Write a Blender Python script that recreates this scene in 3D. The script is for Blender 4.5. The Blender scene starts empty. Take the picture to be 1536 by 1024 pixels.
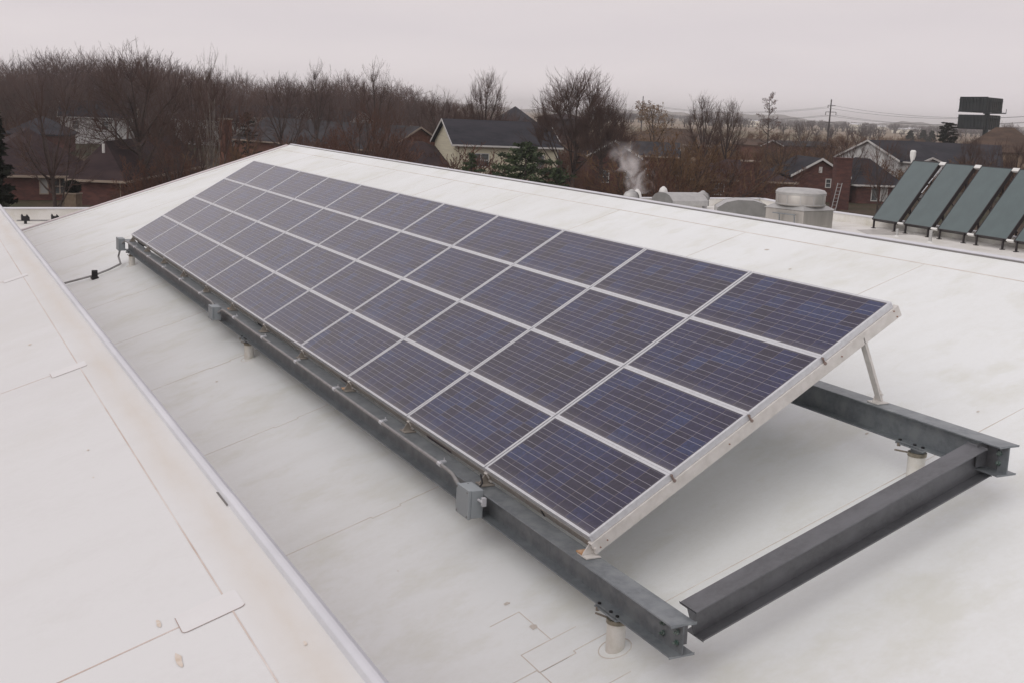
import bpy, math, random
import numpy as np
from mathutils import Vector

random.seed(7); RNG = np.random.default_rng(7)
SC = bpy.context.scene
COL = SC.collection
rad = math.radians

# ------------------------------------------------------------------ camera
CAM = np.array([5.866704, -3.571458, 2.512074])
RM = np.array([[0.44702, 0.893564, 0.041421],
               [0.189465, -0.049325, -0.980648],
               [-0.874229, 0.446217, -0.191349]])      # rows: right, down, forward
FPX = 1792.68                                          # focal length in pixels of a 1536 px wide picture
cam_d = bpy.data.cameras.new('camera'); cam = bpy.data.objects.new('camera', cam_d); COL.objects.link(cam)
from mathutils import Matrix
Mw = Matrix.Identity(4)
for i in range(3):
    Mw[i][0] = RM[0][i]; Mw[i][1] = -RM[1][i]; Mw[i][2] = -RM[2][i]; Mw[i][3] = CAM[i]
cam.matrix_world = Mw
cam_d.sensor_width = 36.0; cam_d.lens = FPX/1536*36.0
cam_d.clip_start = 0.1; cam_d.clip_end = 20000
SC.camera = cam

# ------------------------------------------------------------------ light
world = bpy.data.worlds.new('World'); SC.world = world; world.use_nodes = True
wt = world.node_tree; wt.nodes.clear()
out = wt.nodes.new('ShaderNodeOutputWorld'); bg = wt.nodes.new('ShaderNodeBackground')
sky = wt.nodes.new('ShaderNodeTexSky'); sky.sky_type = 'NISHITA'; sky.sun_disc = False
SUN_EL, SUN_AZ = rad(42), rad(152)        # azimuth clockwise from +Y
sky.sun_elevation = SUN_EL; sky.sun_rotation = SUN_AZ; sky.dust_density = 6; sky.air_density = 1.2
hs = wt.nodes.new('ShaderNodeHueSaturation'); hs.inputs['Saturation'].default_value = 0.12
tc = wt.nodes.new('ShaderNodeTexCoord')
mp = wt.nodes.new('ShaderNodeMapping'); mp.inputs['Scale'].default_value = (1.2, 1.2, 7)
nz = wt.nodes.new('ShaderNodeTexNoise'); nz.inputs['Scale'].default_value = 1.7; nz.inputs['Detail'].default_value = 4
cr = wt.nodes.new('ShaderNodeValToRGB')
cr.color_ramp.elements[0].position = .3; cr.color_ramp.elements[0].color = (6.45, 5.95, 6.2, 1)
cr.color_ramp.elements[1].position = .7; cr.color_ramp.elements[1].color = (7.4, 6.82, 6.9, 1)
mx = wt.nodes.new('ShaderNodeMixRGB'); mx.inputs[0].default_value = 0.93     # thick even cloud in front of the clear sky
L = wt.links.new
L(tc.outputs['Generated'], mp.inputs[0]); L(mp.outputs[0], nz.inputs['Vector']); L(nz.outputs['Fac'], cr.inputs[0])
L(sky.outputs[0], hs.inputs['Color']); L(hs.outputs[0], mx.inputs[1]); L(cr.outputs[0], mx.inputs[2])
sxyz = wt.nodes.new('ShaderNodeSeparateXYZ'); L(tc.outputs['Generated'], sxyz.inputs[0])
gr = wt.nodes.new('ShaderNodeMapRange'); gr.inputs['From Min'].default_value = 0.0; gr.inputs['From Max'].default_value = 0.16      # brighter sky low over the fields
gr.inputs['To Min'].default_value = 1.18; gr.inputs['To Max'].default_value = 1.0; L(sxyz.outputs[2], gr.inputs[0])
vm = wt.nodes.new('ShaderNodeVectorMath'); vm.operation = 'SCALE'; L(mx.outputs[0], vm.inputs[0]); L(gr.outputs[0], vm.inputs['Scale'])
L(vm.outputs[0], bg.inputs['Color']); bg.inputs['Strength'].default_value = 0.1
L(bg.outputs[0], out.inputs['Surface'])
sun_d = bpy.data.lights.new('sun', 'SUN'); sun = bpy.data.objects.new('sun', sun_d); COL.objects.link(sun)
sun_d.energy = 0.85; sun_d.angle = rad(60); sun_d.color = (1.0, .97, .93)
sv = Vector((math.sin(SUN_AZ)*math.cos(SUN_EL), math.cos(SUN_AZ)*math.cos(SUN_EL), math.sin(SUN_EL)))
sun.rotation_euler = sv.to_track_quat('Z', 'Y').to_euler()
SC.view_settings.view_transform = 'Standard'; SC.view_settings.look = 'None'
SC.view_settings.exposure = 0.04; SC.view_settings.gamma = 1.0
SC.cycles.volume_bounces = 2; SC.cycles.max_bounces = 8
SC.cycles.volume_step_rate = 2.0

# ------------------------------------------------------------------ placing helpers (picture sight lines -> places in the world)
def ray(x, y): return RM.T @ np.array([(x-768)/FPX, (y-512)/FPX, 1.0])
def atZ(x, y, z): r = ray(x, y); return CAM + r*(z-CAM[2])/r[2]
def atX(x, y, X): r = ray(x, y); return CAM + r*(X-CAM[0])/r[0]
def atY(x, y, Y): r = ray(x, y); return CAM + r*(Y-CAM[1])/r[1]
def atD(x, y, d):
    r = ray(x, y); return CAM + r*d/math.hypot(r[0], r[1])
T = math.tan(rad(18.43))
def mainz(y, off=0): return -0.56 + T*y + off
LZ = CAM[2]-1.7 - T*CAM[1]
def upz(y, off=0): return LZ + T*y + off
def onplane(x, y, c):
    n = np.array([0, -T, 1.0]); r = ray(x, y); return CAM + r*(c - n@CAM)/(n@r)
GZ = -7.0

# ------------------------------------------------------------------ materials
MATS = {}
def mat(name, col, rough=.6, metal=0., noise=None, scale=8., bump=0., stretch=(1,1,1), detail=5, spec=.5, coat=0., lo=.35, hi=.65, col3=None, scale3=1.0, coords='pos'):
    if name in MATS: return MATS[name]
    m = bpy.data.materials.new(name); m.use_nodes = True; nt = m.node_tree
    b = nt.nodes['Principled BSDF']
    b.inputs['Base Color'].default_value = (*col, 1); b.inputs['Roughness'].default_value = rough
    b.inputs['Metallic'].default_value = metal; b.inputs['Specular IOR Level'].default_value = spec
    b.inputs['Coat Weight'].default_value = coat
    g = nt.nodes.new('ShaderNodeNewGeometry') if coords == 'pos' else nt.nodes.new('ShaderNodeTexCoord')
    src = g.outputs['Position'] if coords == 'pos' else g.outputs['Object']
    mpn = nt.nodes.new('ShaderNodeMapping'); mpn.inputs['Scale'].default_value = stretch
    nt.links.new(src, mpn.inputs[0])
    n = nt.nodes.new('ShaderNodeTexNoise'); n.inputs['Scale'].default_value = scale; n.inputs['Detail'].default_value = detail
    n.inputs['Roughness'].default_value = .62
    nt.links.new(mpn.outputs[0], n.inputs['Vector'])
    if noise is not None:
        r = nt.nodes.new('ShaderNodeValToRGB')
        r.color_ramp.elements[0].position = lo; r.color_ramp.elements[0].color = (*noise, 1)
        r.color_ramp.elements[1].position = hi; r.color_ramp.elements[1].color = (*col, 1)
        nt.links.new(n.outputs['Fac'], r.inputs[0]); last = r.outputs[0]
        if col3 is not None:
            n3 = nt.nodes.new('ShaderNodeTexNoise'); n3.inputs['Scale'].default_value = scale3; n3.inputs['Detail'].default_value = 4
            nt.links.new(mpn.outputs[0], n3.inputs['Vector'])
            r3 = nt.nodes.new('ShaderNodeValToRGB'); r3.color_ramp.elements[0].position = .45; r3.color_ramp.elements[1].position = .62
            nt.links.new(n3.outputs['Fac'], r3.inputs[0])
            x = nt.nodes.new('ShaderNodeMixRGB'); nt.links.new(r3.outputs[0], x.inputs[0])
            nt.links.new(last, x.inputs[1]); x.inputs[2].default_value = (*col3, 1); last = x.outputs[0]
        nt.links.new(last, b.inputs['Base Color'])
    if bump:
        bp = nt.nodes.new('ShaderNodeBump'); bp.inputs['Strength'].default_value = bump; bp.inputs['Distance'].default_value = .02
        nt.links.new(n.outputs['Fac'], bp.inputs['Height']); nt.links.new(bp.outputs[0], b.inputs['Normal'])
    MATS[name] = m; return m

def nd(nt, t, **k):
    n = nt.nodes.new(t)
    for a, v in k.items(): setattr(n, a, v)
    return n
def math_n(nt, op, a, b=None, c=None):
    n = nt.nodes.new('ShaderNodeMath'); n.operation = op
    for i, v in enumerate((a, b, c)):
        if v is None: continue
        if isinstance(v, (int, float)): n.inputs[i].default_value = v
        else: nt.links.new(v, n.inputs[i])
    return n.outputs[0]

def membrane(name, base, stain, band=None):
    """white roofing membrane with rain streaks down the slope, blotchy dirt and faint weld marks"""
    m = bpy.data.materials.new(name); m.use_nodes = True; nt = m.node_tree; b = nt.nodes['Principled BSDF']
    g = nd(nt, 'ShaderNodeNewGeometry'); pos = g.outputs['Position']
    def noise(sc, stretch, det=5, rough=.6):
        mpn = nd(nt, 'ShaderNodeMapping'); mpn.inputs['Scale'].default_value = stretch; nt.links.new(pos, mpn.inputs[0])
        n = nd(nt, 'ShaderNodeTexNoise'); n.inputs['Scale'].default_value = sc; n.inputs['Detail'].default_value = det; n.inputs['Roughness'].default_value = rough
        nt.links.new(mpn.outputs[0], n.inputs['Vector']); return n.outputs['Fac']
    big = noise(.55, (1, .6, 1)); streak = noise(3.0, (1.5, .55, .5)); fine = noise(34, (1, .8, 1), 7, .75)
    f = math_n(nt, 'ADD', math_n(nt, 'MULTIPLY', big, .45), math_n(nt, 'ADD', math_n(nt, 'MULTIPLY', streak, .25), math_n(nt, 'MULTIPLY', fine, .3)))
    mr = nd(nt, 'ShaderNodeMapRange'); mr.inputs['From Min'].default_value = .36; mr.inputs['From Max'].default_value = .56
    nt.links.new(f, mr.inputs[0])
    x = nd(nt, 'ShaderNodeMixRGB'); nt.links.new(mr.outputs[0], x.inputs[0]); x.inputs[1].default_value = (*stain, 1); x.inputs[2].default_value = (*base, 1)
    last = x.outputs[0]
    blot = noise(1.5, (1, .7, 1), 8, .68); grit = noise(120, (1, 1, 1), 3, .8)      # dried puddle films and grit
    mb = nd(nt, 'ShaderNodeMapRange'); mb.inputs['From Min'].default_value = .50; mb.inputs['From Max'].default_value = .66; mb.inputs['To Max'].default_value = .55 if not band else .22; nt.links.new(blot, mb.inputs[0])
    xb = nd(nt, 'ShaderNodeMixRGB'); nt.links.new(mb.outputs[0], xb.inputs[0]); nt.links.new(last, xb.inputs[1]); xb.inputs[2].default_value = (*[c_*k_ for c_, k_ in zip(stain, (.90, .89, .82))], 1)
    mg_ = nd(nt, 'ShaderNodeMapRange'); mg_.inputs['From Min'].default_value = .68; mg_.inputs['From Max'].default_value = .76; mg_.inputs['To Max'].default_value = .35; nt.links.new(grit, mg_.inputs[0])
    xg = nd(nt, 'ShaderNodeMixRGB'); nt.links.new(mg_.outputs[0], xg.inputs[0]); nt.links.new(xb.outputs[0], xg.inputs[1]); xg.inputs[2].default_value = (.42, .38, .33, 1)
    last = xg.outputs[0]
    if band:                      # a long worn-in tide mark of silt, running along X around y = band[0]
        sx = nd(nt, 'ShaderNodeSeparateXYZ'); nt.links.new(pos, sx.inputs[0])
        wob = noise(1.4, (1, 1, 1)); 
        d = math_n(nt, 'ABSOLUTE', math_n(nt, 'SUBTRACT', math_n(nt, 'ADD', sx.outputs[1], math_n(nt, 'MULTIPLY', wob, .10)), band[0]+.05))
        mr2 = nd(nt, 'ShaderNodeMapRange'); mr2.inputs['From Min'].default_value = 0; mr2.inputs['From Max'].default_value = band[1]
        mr2.inputs['To Min'].default_value = 1; mr2.inputs['To Max'].default_value = 0; nt.links.new(d, mr2.inputs[0])
        ff = math_n(nt, 'MULTIPLY', mr2.outputs[0], math_n(nt, 'MULTIPLY', noise(5, (.5, 2, 1)), 1.25))
        y = nd(nt, 'ShaderNodeMixRGB'); nt.links.new(ff, y.inputs[0]); nt.links.new(last, y.inputs[1]); y.inputs[2].default_value = (*band[2], 1); last = y.outputs[0]
    nt.links.new(last, b.inputs['Base Color'])
    b.inputs['Roughness'].default_value = .5; b.inputs['Specular IOR Level'].default_value = .35
    bp = nd(nt, 'ShaderNodeBump'); bp.inputs['Strength'].default_value = .35; bp.inputs['Distance'].default_value = .02
    nt.links.new(math_n(nt, 'ADD', big, math_n(nt, 'MULTIPLY', blot, .5)), bp.inputs['Height']); nt.links.new(bp.outputs[0], b.inputs['Normal'])
    MATS[name] = m; return m

M_main = membrane('membrane_main', (.85, .88, .88), (.775, .795, .775))
M_up = membrane('membrane_upper', (.745, .75, .75), (.695, .695, .69), band=(-2.70, .10, (.67, .63, .575)))
M_low = membrane('membrane_low', (.80, .79, .76), (.66, .64, .59))
M_wmetal = mat('white_metal', (.72, .73, .77), .35, 0, (.64, .65, .69), 2.0)
M_seam = mat('seam_dirt', (.54, .47, .41), .8, 0, (.74, .71, .67), 2.2)
M_dark = mat('dark_gap_shadow', (.20, .19, .185), .8)
M_alu = mat('aluminium', (.68, .70, .73), .38, .2, (.60, .61, .64), 30)
M_rail = mat('aluminium_rail', (.74, .72, .69), .5, .1, (.62, .60, .565), 12)
M_galv = mat('galvanised', (.245, .27, .29), .42, .35, (.185, .205, .22), 26, .1, (1, 1, 1), 8, col3=(.275, .30, .315), scale3=7)
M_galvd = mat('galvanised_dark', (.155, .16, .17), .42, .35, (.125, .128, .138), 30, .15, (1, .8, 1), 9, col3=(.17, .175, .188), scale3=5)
M_bolt = mat('bolt', (.05, .11, .09), .5, .4, (.3, .35, .33), 40)
M_rust = mat('rust', (.42, .22, .12), .8, .1, (.62, .5, .38), 30)
M_box = mat('grey_plastic', (.33, .365, .385), .5, 0, (.30, .335, .355), 4)
M_conduit = mat('conduit', (.36, .355, .35), .5, .2, (.26, .26, .26), 20)
M_black = mat('black_rubber', (.015, .014, .016), .6)
M_boot = mat('post_boot', (.80, .79, .75), .5, 0, (.68, .66, .60), 10)
M_wood = mat('wood_shim', (.50, .27, .13), .8, 0, (.68, .5, .36), 30)

# ------------------------------------------------------------------ mesh helpers
class MB:
    def __init__(s): s.v = []; s.f = []
    def add(s, vs, fs):
        o = len(s.v); s.v += [tuple(map(float, p)) for p in vs]; s.f += [tuple(i+o for i in f) for f in fs]; return s
    def hexa(s, p):          # 8 points: bottom 4, top 4
        return s.add(p, [(3,2,1,0), (4,5,6,7), (0,1,5,4), (1,2,6,5), (2,3,7,6), (3,0,4,7)])
    def box(s, a, b):
        x0,y0,z0 = a; x1,y1,z1 = b
        return s.hexa([(x0,y0,z0),(x1,y0,z0),(x1,y1,z0),(x0,y1,z0),(x0,y0,z1),(x1,y0,z1),(x1,y1,z1),(x0,y1,z1)])
    def obox(s, o, ex, ey, ez, a, b):
        o, ex, ey, ez = map(np.array, (o, ex, ey, ez))
        q = lambda x, y, z: o + ex*x + ey*y + ez*z
        x0,y0,z0 = a; x1,y1,z1 = b
        return s.hexa([q(x0,y0,z0),q(x1,y0,z0),q(x1,y1,z0),q(x0,y1,z0),q(x0,y0,z1),q(x1,y0,z1),q(x1,y1,z1),q(x0,y1,z1)])
    def prism(s, prof, o, eu, ev, ew, w0, w1):   # profile (u,v) swept along w
        o, eu, ev, ew = map(lambda t: np.array(t, float), (o, eu, ev, ew)); n = len(prof)
        A = [o+eu*u+ev*v+ew*w0 for u, v in prof]; B = [o+eu*u+ev*v+ew*w1 for u, v in prof]
        return s.add(A+B, [tuple(range(n))[::-1], tuple(range(n, 2*n))] + [(i, (i+1) % n, n+(i+1) % n, n+i) for i in range(n)])
    def tube(s, pts, r, n=10, cap=True):
        pts = [np.array(p, float) for p in pts]; rs = r if isinstance(r, (list, tuple)) else [r]*len(pts)
        rings = []; up = None
        for i, p in enumerate(pts):
            d = (pts[min(i+1, len(pts)-1)] - pts[max(i-1, 0)]); d /= np.linalg.norm(d)
            if up is None:
                up = np.array([0,0,1.]) if abs(d[2]) < .9 else np.array([1.,0,0])
            a = np.cross(d, up); a /= np.linalg.norm(a); b = np.cross(a, d); up = b
            rings.append([p + rs[i]*(math.cos(t)*a + math.sin(t)*b) for t in [2*math.pi*k/n for k in range(n)]])
        o = len(s.v); s.v += [tuple(q) for R in rings for q in R]
        for i in range(len(pts)-1):
            for k in range(n):
                k2 = (k+1) % n; s.f.append((o+i*n+k, o+i*n+k2, o+(i+1)*n+k2, o+(i+1)*n+k))
        if cap:
            s.f.append(tuple(o+k for k in range(n))[::-1]); s.f.append(tuple(o+(len(pts)-1)*n+k for k in range(n)))
        return s
    def lathe(s, c, prof, n=40):               # profile (r,z), vertical axis at c
        o = len(s.v)
        for r, z in prof:
            for k in range(n):
                t = 2*math.pi*k/n; s.v.append((c[0]+r*math.cos(t), c[1]+r*math.sin(t), c[2]+z))
        for i in range(len(prof)-1):
            for k in range(n):
                k2 = (k+1) % n; s.f.append((o+i*n+k, o+i*n+k2, o+(i+1)*n+k2, o+(i+1)*n+k))
        s.f.append(tuple(o+(len(prof)-1)*n+k for k in range(n))); s.f.append(tuple(o+k for k in range(n))[::-1])
        return s
    def build(s, name, m, parent=None, org=None, smooth=False, bevel=0):
        o3 = np.array(org if org is not None else (parent.get('_o') if parent is not None else (0,0,0)), float)
        me = bpy.data.meshes.new(name); me.from_pydata([tuple(np.array(p)-o3) for p in s.v], [], s.f); me.update()
        if m: me.materials.append(m)
        ob = bpy.data.objects.new(name, me); COL.objects.link(ob)
        if parent is not None: ob.parent = parent; ob['_o'] = list(o3)
        else: ob.location = o3
        if smooth:
            for p in me.polygons: p.use_smooth = True
            md = ob.modifiers.new('e', 'EDGE_SPLIT'); md.split_angle = rad(35)
        if bevel:
            bv = ob.modifiers.new('b', 'BEVEL'); bv.width = bevel; bv.segments = 2; bv.limit_method = 'ANGLE'
        return ob
def sub(par, ob):            # make ob a child of a mesh part (both share the thing's origin)
    ob.parent = par; return ob
def tag(o, label=None, cat=None, group=None, kind=None):
    if label: o['label'] = label
    if cat: o['category'] = cat
    if group: o['group'] = group
    if kind: o['kind'] = kind
    return o
def thing(name, loc, label, cat, group=None):
    o = bpy.data.objects.new(name, None); COL.objects.link(o); o.location = tuple(map(float, loc)); o['_o'] = list(map(float, loc))
    o.empty_display_size = .3
    return tag(o, label, cat, group)
def fastmesh(name, V, Q, m, parent=None, mats=None, midx=None):
    me = bpy.data.meshes.new(name); V = np.asarray(V, np.float32); Q = np.asarray(Q, np.int32)
    me.vertices.add(len(V)); me.vertices.foreach_set('co', V.ravel())
    me.loops.add(Q.size); me.loops.foreach_set('vertex_index', Q.ravel())
    me.polygons.add(len(Q)); me.polygons.foreach_set('loop_start', np.arange(0, Q.size, 4, dtype=np.int32))
    me.polygons.foreach_set('loop_total', np.full(len(Q), 4, np.int32))
    for k in (mats or [m]): me.materials.append(k)
    if midx is not None: me.polygons.foreach_set('material_index', np.asarray(midx, np.int32))
    me.update(calc_edges=True); me.validate()
    return me
def link(name, me, parent=None, loc=None):
    o = bpy.data.objects.new(name, me); COL.objects.link(o)
    if parent is not None: o.parent = parent
    if loc is not None: o.location = tuple(map(float, loc))
    return o
def setting(o): return tag(o, kind='structure')

# ------------------------------------------------------------------ the ground
def ground():
    m = bpy.data.materials.new('ground'); m.use_nodes = True; nt = m.node_tree; b = nt.nodes['Principled BSDF']; b.inputs['Roughness'].default_value = .95
    b.inputs['Specular IOR Level'].default_value = .1
    g = nd(nt, 'ShaderNodeNewGeometry'); pos = g.outputs['Position']
    def noise(sc, det=5):
        n = nd(nt, 'ShaderNodeTexNoise'); n.inputs['Scale'].default_value = sc; n.inputs['Detail'].default_value = det; nt.links.new(pos, n.inputs['Vector']); return n.outputs['Fac']
    def ramp(f, c0, c1, a=.4, z=.6):
        r = nd(nt, 'ShaderNodeValToRGB'); r.color_ramp.elements[0].position = a; r.color_ramp.elements[1].position = z
        r.color_ramp.elements[0].color = (*c0, 1); r.color_ramp.elements[1].color = (*c1, 1); nt.links.new(f, r.inputs[0]); return r.outputs[0]
    near = ramp(noise(.09), (.055, .055, .032), (.085, .062, .045)); far = ramp(noise(.004, 3), (.31, .24, .18), (.20, .165, .11), .42, .58)
    v = nd(nt, 'ShaderNodeVectorMath', operation='LENGTH'); nt.links.new(pos, v.inputs[0])
    mr = nd(nt, 'ShaderNodeMapRange'); mr.inputs['From Min'].default_value = 260; mr.inputs['From Max'].default_value = 420; nt.links.new(v.outputs['Value'], mr.inputs[0])
    x = nd(nt, 'ShaderNodeMixRGB'); nt.links.new(mr.outputs[0], x.inputs[0]); nt.links.new(near, x.inputs[1]); nt.links.new(far, x.inputs[2])
    fine = noise(2.5, 6); y = nd(nt, 'ShaderNodeMixRGB', blend_type='MULTIPLY'); y.inputs[0].default_value = .6
    nt.links.new(x.outputs[0], y.inputs[1]); nt.links.new(ramp(fine, (.5, .5, .5), (1.2, 1.2, 1.2), .3, .7), y.inputs[2])
    nt.links.new(y.outputs[0], b.inputs['Base Color'])
    s = MB(); R = 7000; s.add([(-R,-R,GZ),(R,-R,GZ),(R,R,GZ),(-R,R,GZ)], [(0,1,2,3)]); setting(s.build('ground', m))
ground()

def hills():
    m = mat('hill_woods', (.085, .07, .06), .95, 0, (.05, .045, .04), .02, col3=(.16, .13, .10), scale3=.004)
    n = 160; V = []; Q = []
    dirc = RM[2]; az0 = math.atan2(dirc[1], dirc[0])
    for j in range(9):
        for i in range(n):
            a = az0 + rad(34) - rad(68)*i/(n-1); d = 3000 + j*260
            h = max(0, math.sin(math.pi*j/8))*(17 + 5*math.sin(a*23) + 4*math.sin(a*51+1) + 3*math.sin(a*131) + 2.5*math.sin(a*400+j) + RNG.uniform(-1.5, 1.5))
            V.append((CAM[0]+d*math.cos(a), CAM[1]+d*math.sin(a), GZ - .5 + h))
    for j in range(8):
        for i in range(n-1): Q.append((j*n+i, j*n+i+1, (j+1)*n+i+1, (j+1)*n+i))
    me = fastmesh('hills', V, Q, m)
    setting(link('hills', me))
hills()

# ------------------------------------------------------------------ the white roofed building
B = thing('flat_roofed_building', (-12, 2, GZ), 'large building of white membrane roofs, two sloping and one flat, carrying the solar array', 'building')
RY = 5.66; XN = 12.0; XR = -25.6
s = MB()      # main slope: a slab
y0 = -2.35
s.hexa([(XR, y0, mainz(y0)-.35), (XN, y0, mainz(y0)-.35), (XN, RY, mainz(RY)-.35), (XR, RY, mainz(RY)-.35),
        (XR, y0, mainz(y0)), (XN, y0, mainz(y0)), (XN, RY, mainz(RY)), (XR, RY, mainz(RY))])
roof_main = s.build('sloped_roof', M_main, B)
# membrane seams of the main slope (dirt lines at the laps), 2-3 mm proud
s = MB(); 
def seamline(s, x, ya, yb, zf, w=.006, h=.0025):
    s.hexa([(x, ya, zf(ya)), (x+w, ya, zf(ya)), (x+w, yb, zf(yb)), (x, yb, zf(yb)), (x, ya, zf(ya, h)), (x+w, ya, zf(ya, h)), (x+w, yb, zf(yb, h)), (x, yb, zf(yb, h))])
for k, x in enumerate([.19-2.82*i for i in range(-2, 10)]):
    w = .006 if x > -6 else .010
    seamline(s, x, y0, -.42, mainz, w); seamline(s, x+.03, -.42, -.18, mainz, w); seamline(s, x, -.18, 2.5, mainz, w*.9)
    seamline(s, x-.02, 2.5, RY-.42, mainz, w*.9)
    s.box((x, -.423, mainz(-.42)), (x+.03, -.417, mainz(-.42)+.003)); s.box((x, -.183, mainz(-.18)), (x+.03, -.177, mainz(-.18)+.003))
s.hexa([(XR, RY-.42, mainz(RY-.42)), (XN, RY-.42, mainz(RY-.42)), (XN, RY-.41, mainz(RY-.41)), (XR, RY-.41, mainz(RY-.41)),
        (XR, RY-.42, mainz(RY-.42)+.003), (XN, RY-.42, mainz(RY-.42)+.003), (XN, RY-.41, mainz(RY-.41)+.003), (XR, RY-.41, mainz(RY-.41)+.003)])
# flashing sheets round the near post
for (xa, xb, ya, yb) in [(-.02, .62, -.42, -.415), (-.02, -.014, -.42, -.05), (.614, .62, -.42, -.05), (.22, .226, -.42, -.23), (.62, .9, -.30, -.295), (-.45, -.02, -.22, -.215), (-.45, -.444, -.42, -.22)]:
    s.hexa([(xa, ya, mainz(ya)), (xb, ya, mainz(ya)), (xb, yb, mainz(yb)), (xa, yb, mainz(yb)), (xa, ya, mainz(ya, .002)), (xb, ya, mainz(ya, .002)), (xb, yb, mainz(yb, .002)), (xa, yb, mainz(yb, .002))])
s.build('roof_seams', M_seam, B)
# ridge cap, and a dark strip painted in as its shadow line
rz = mainz(RY)
s = MB(); s.prism([(-.05, mainz(RY-.05)-rz+.002), (-.05, mainz(RY-.05)-rz+.012), (-.02, .006), (.022, .006), (.022, -.18), (.01, -.18)], (0, RY, rz), (0,1,0), (0,0,1), (1,0,0), XR-.03, XN); s.build('ridge_cap', M_wmetal, B, bevel=.002)
s = MB(); s.prism([(-.075, mainz(RY-.075)-rz+.001), (-.075, mainz(RY-.075)-rz+.006), (-.052, mainz(RY-.052)-rz+.006), (-.052, mainz(RY-.052)-rz+.001)], (0, RY, rz), (0,1,0), (0,0,1), (1,0,0), XR, XN); s.build('ridge_shadow_line', M_dark, B)
# rake edge strip at the far gable
def strip(s, x0, x1, ya, yb, zf, h0, h1):
    s.hexa([(x0, ya, zf(ya, h0)), (x1, ya, zf(ya, h0)), (x1, yb, zf(yb, h0)), (x0, yb, zf(yb, h0)), (x0, ya, zf(ya, h1)), (x1, ya, zf(ya, h1)), (x1, yb, zf(yb, h1)), (x0, yb, zf(yb, h1))])
s = MB(); strip(s, XR-.05, XR+.10, y0, RY-.14, mainz, .003, .03); strip(s, XR-.05, XR-.03, y0, RY-.14, mainz, -.3, .003); s.build('rake_flashing', mat('rake_metal', (.62, .56, .57), .4), B, bevel=.003)
s = MB(); strip(s, XR+.45, XR+.47, y0, RY-.45, mainz, .0005, .003); s.build('rake_seam', M_seam, B)
# gable end wall, wall under the upper roof edge
M_wall = mat('brick_building', (.30, .17, .13), .85, 0, (.24, .13, .10), 6)
s = MB(); s.prism([(y0, mainz(y0)-.352), (RY, mainz(RY)-.352), (RY, GZ), (y0, GZ)], (0,0,0), (0,1,0), (0,0,1), (1,0,0), XR+.25, XN-.3); s.build('wall', M_wall, B)
# upper roof (the one the photographer stands on)
yt = -2.62; XU = -27.0; XUN = 14.0
s = MB(); s.hexa([(XU, -13, upz(-13)-.3), (XUN, -13, upz(-13)-.3), (XUN, yt, upz(yt)-.3), (XU, yt, upz(yt)-.3), (XU, -13, upz(-13)), (XUN, -13, upz(-13)), (XUN, yt, upz(yt)), (XU, yt, upz(yt))])
s.build('upper_roof', M_up, B)
s = MB(); s.box((XU+.1, -12.6, GZ), (XUN-.1, -2.66, upz(-13)-.32)); s.prism([(-12.6, upz(-12.6)-.305), (-2.66, upz(-2.66)-.305), (-2.66, upz(-13)-.32), (-12.6, upz(-13)-.32)], (0,0,0), (0,1,0), (0,0,1), (1,0,0), XU+.1, XUN-.1)
s.build('upper_wall', M_wall, B)
# rolled metal edge of the upper roof, in lengths with a joint
ze = upz(yt)
prof = [(-.012, -.02), (-.012, .016), (.0, .022), (.014, .020), (.045, -.012), (.075, -.052), (.075, -.16), (.066, -.16), (.06, -.05)]
xj = 1.865
edges = [(XU, -9.92), (-9.915, -3.99), (-3.985, xj-.002), (xj+.002, XUN)]
for i, (a, b) in enumerate(edges):
    s = MB(); dz = [0, .002, 0, .003][i]
    s.prism([(u, v+dz) for u, v in prof], (0, yt, ze), (0,1,0), (0,0,1), (1,0,0), a, b); s.build('edge_trim', M_wmetal, B, bevel=.004)
s = MB(); s.hexa([(xj-.10, yt-.0175, upz(yt-.0175)+.001), (xj+.06, yt-.0175, upz(yt-.0175)+.001), (xj+.05, yt-.0125, upz(yt-.0125)+.001), (xj-.09, yt-.0125, upz(yt-.0125)+.001),
                  (xj-.10, yt-.0175, upz(yt-.0175)+.003), (xj+.06, yt-.0175, upz(yt-.0175)+.003), (xj+.05, yt-.0125, upz(yt-.0125)+.004), (xj-.09, yt-.0125, upz(yt-.0125)+.004)])
s.build('trim_gap', M_dark, B)
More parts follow.
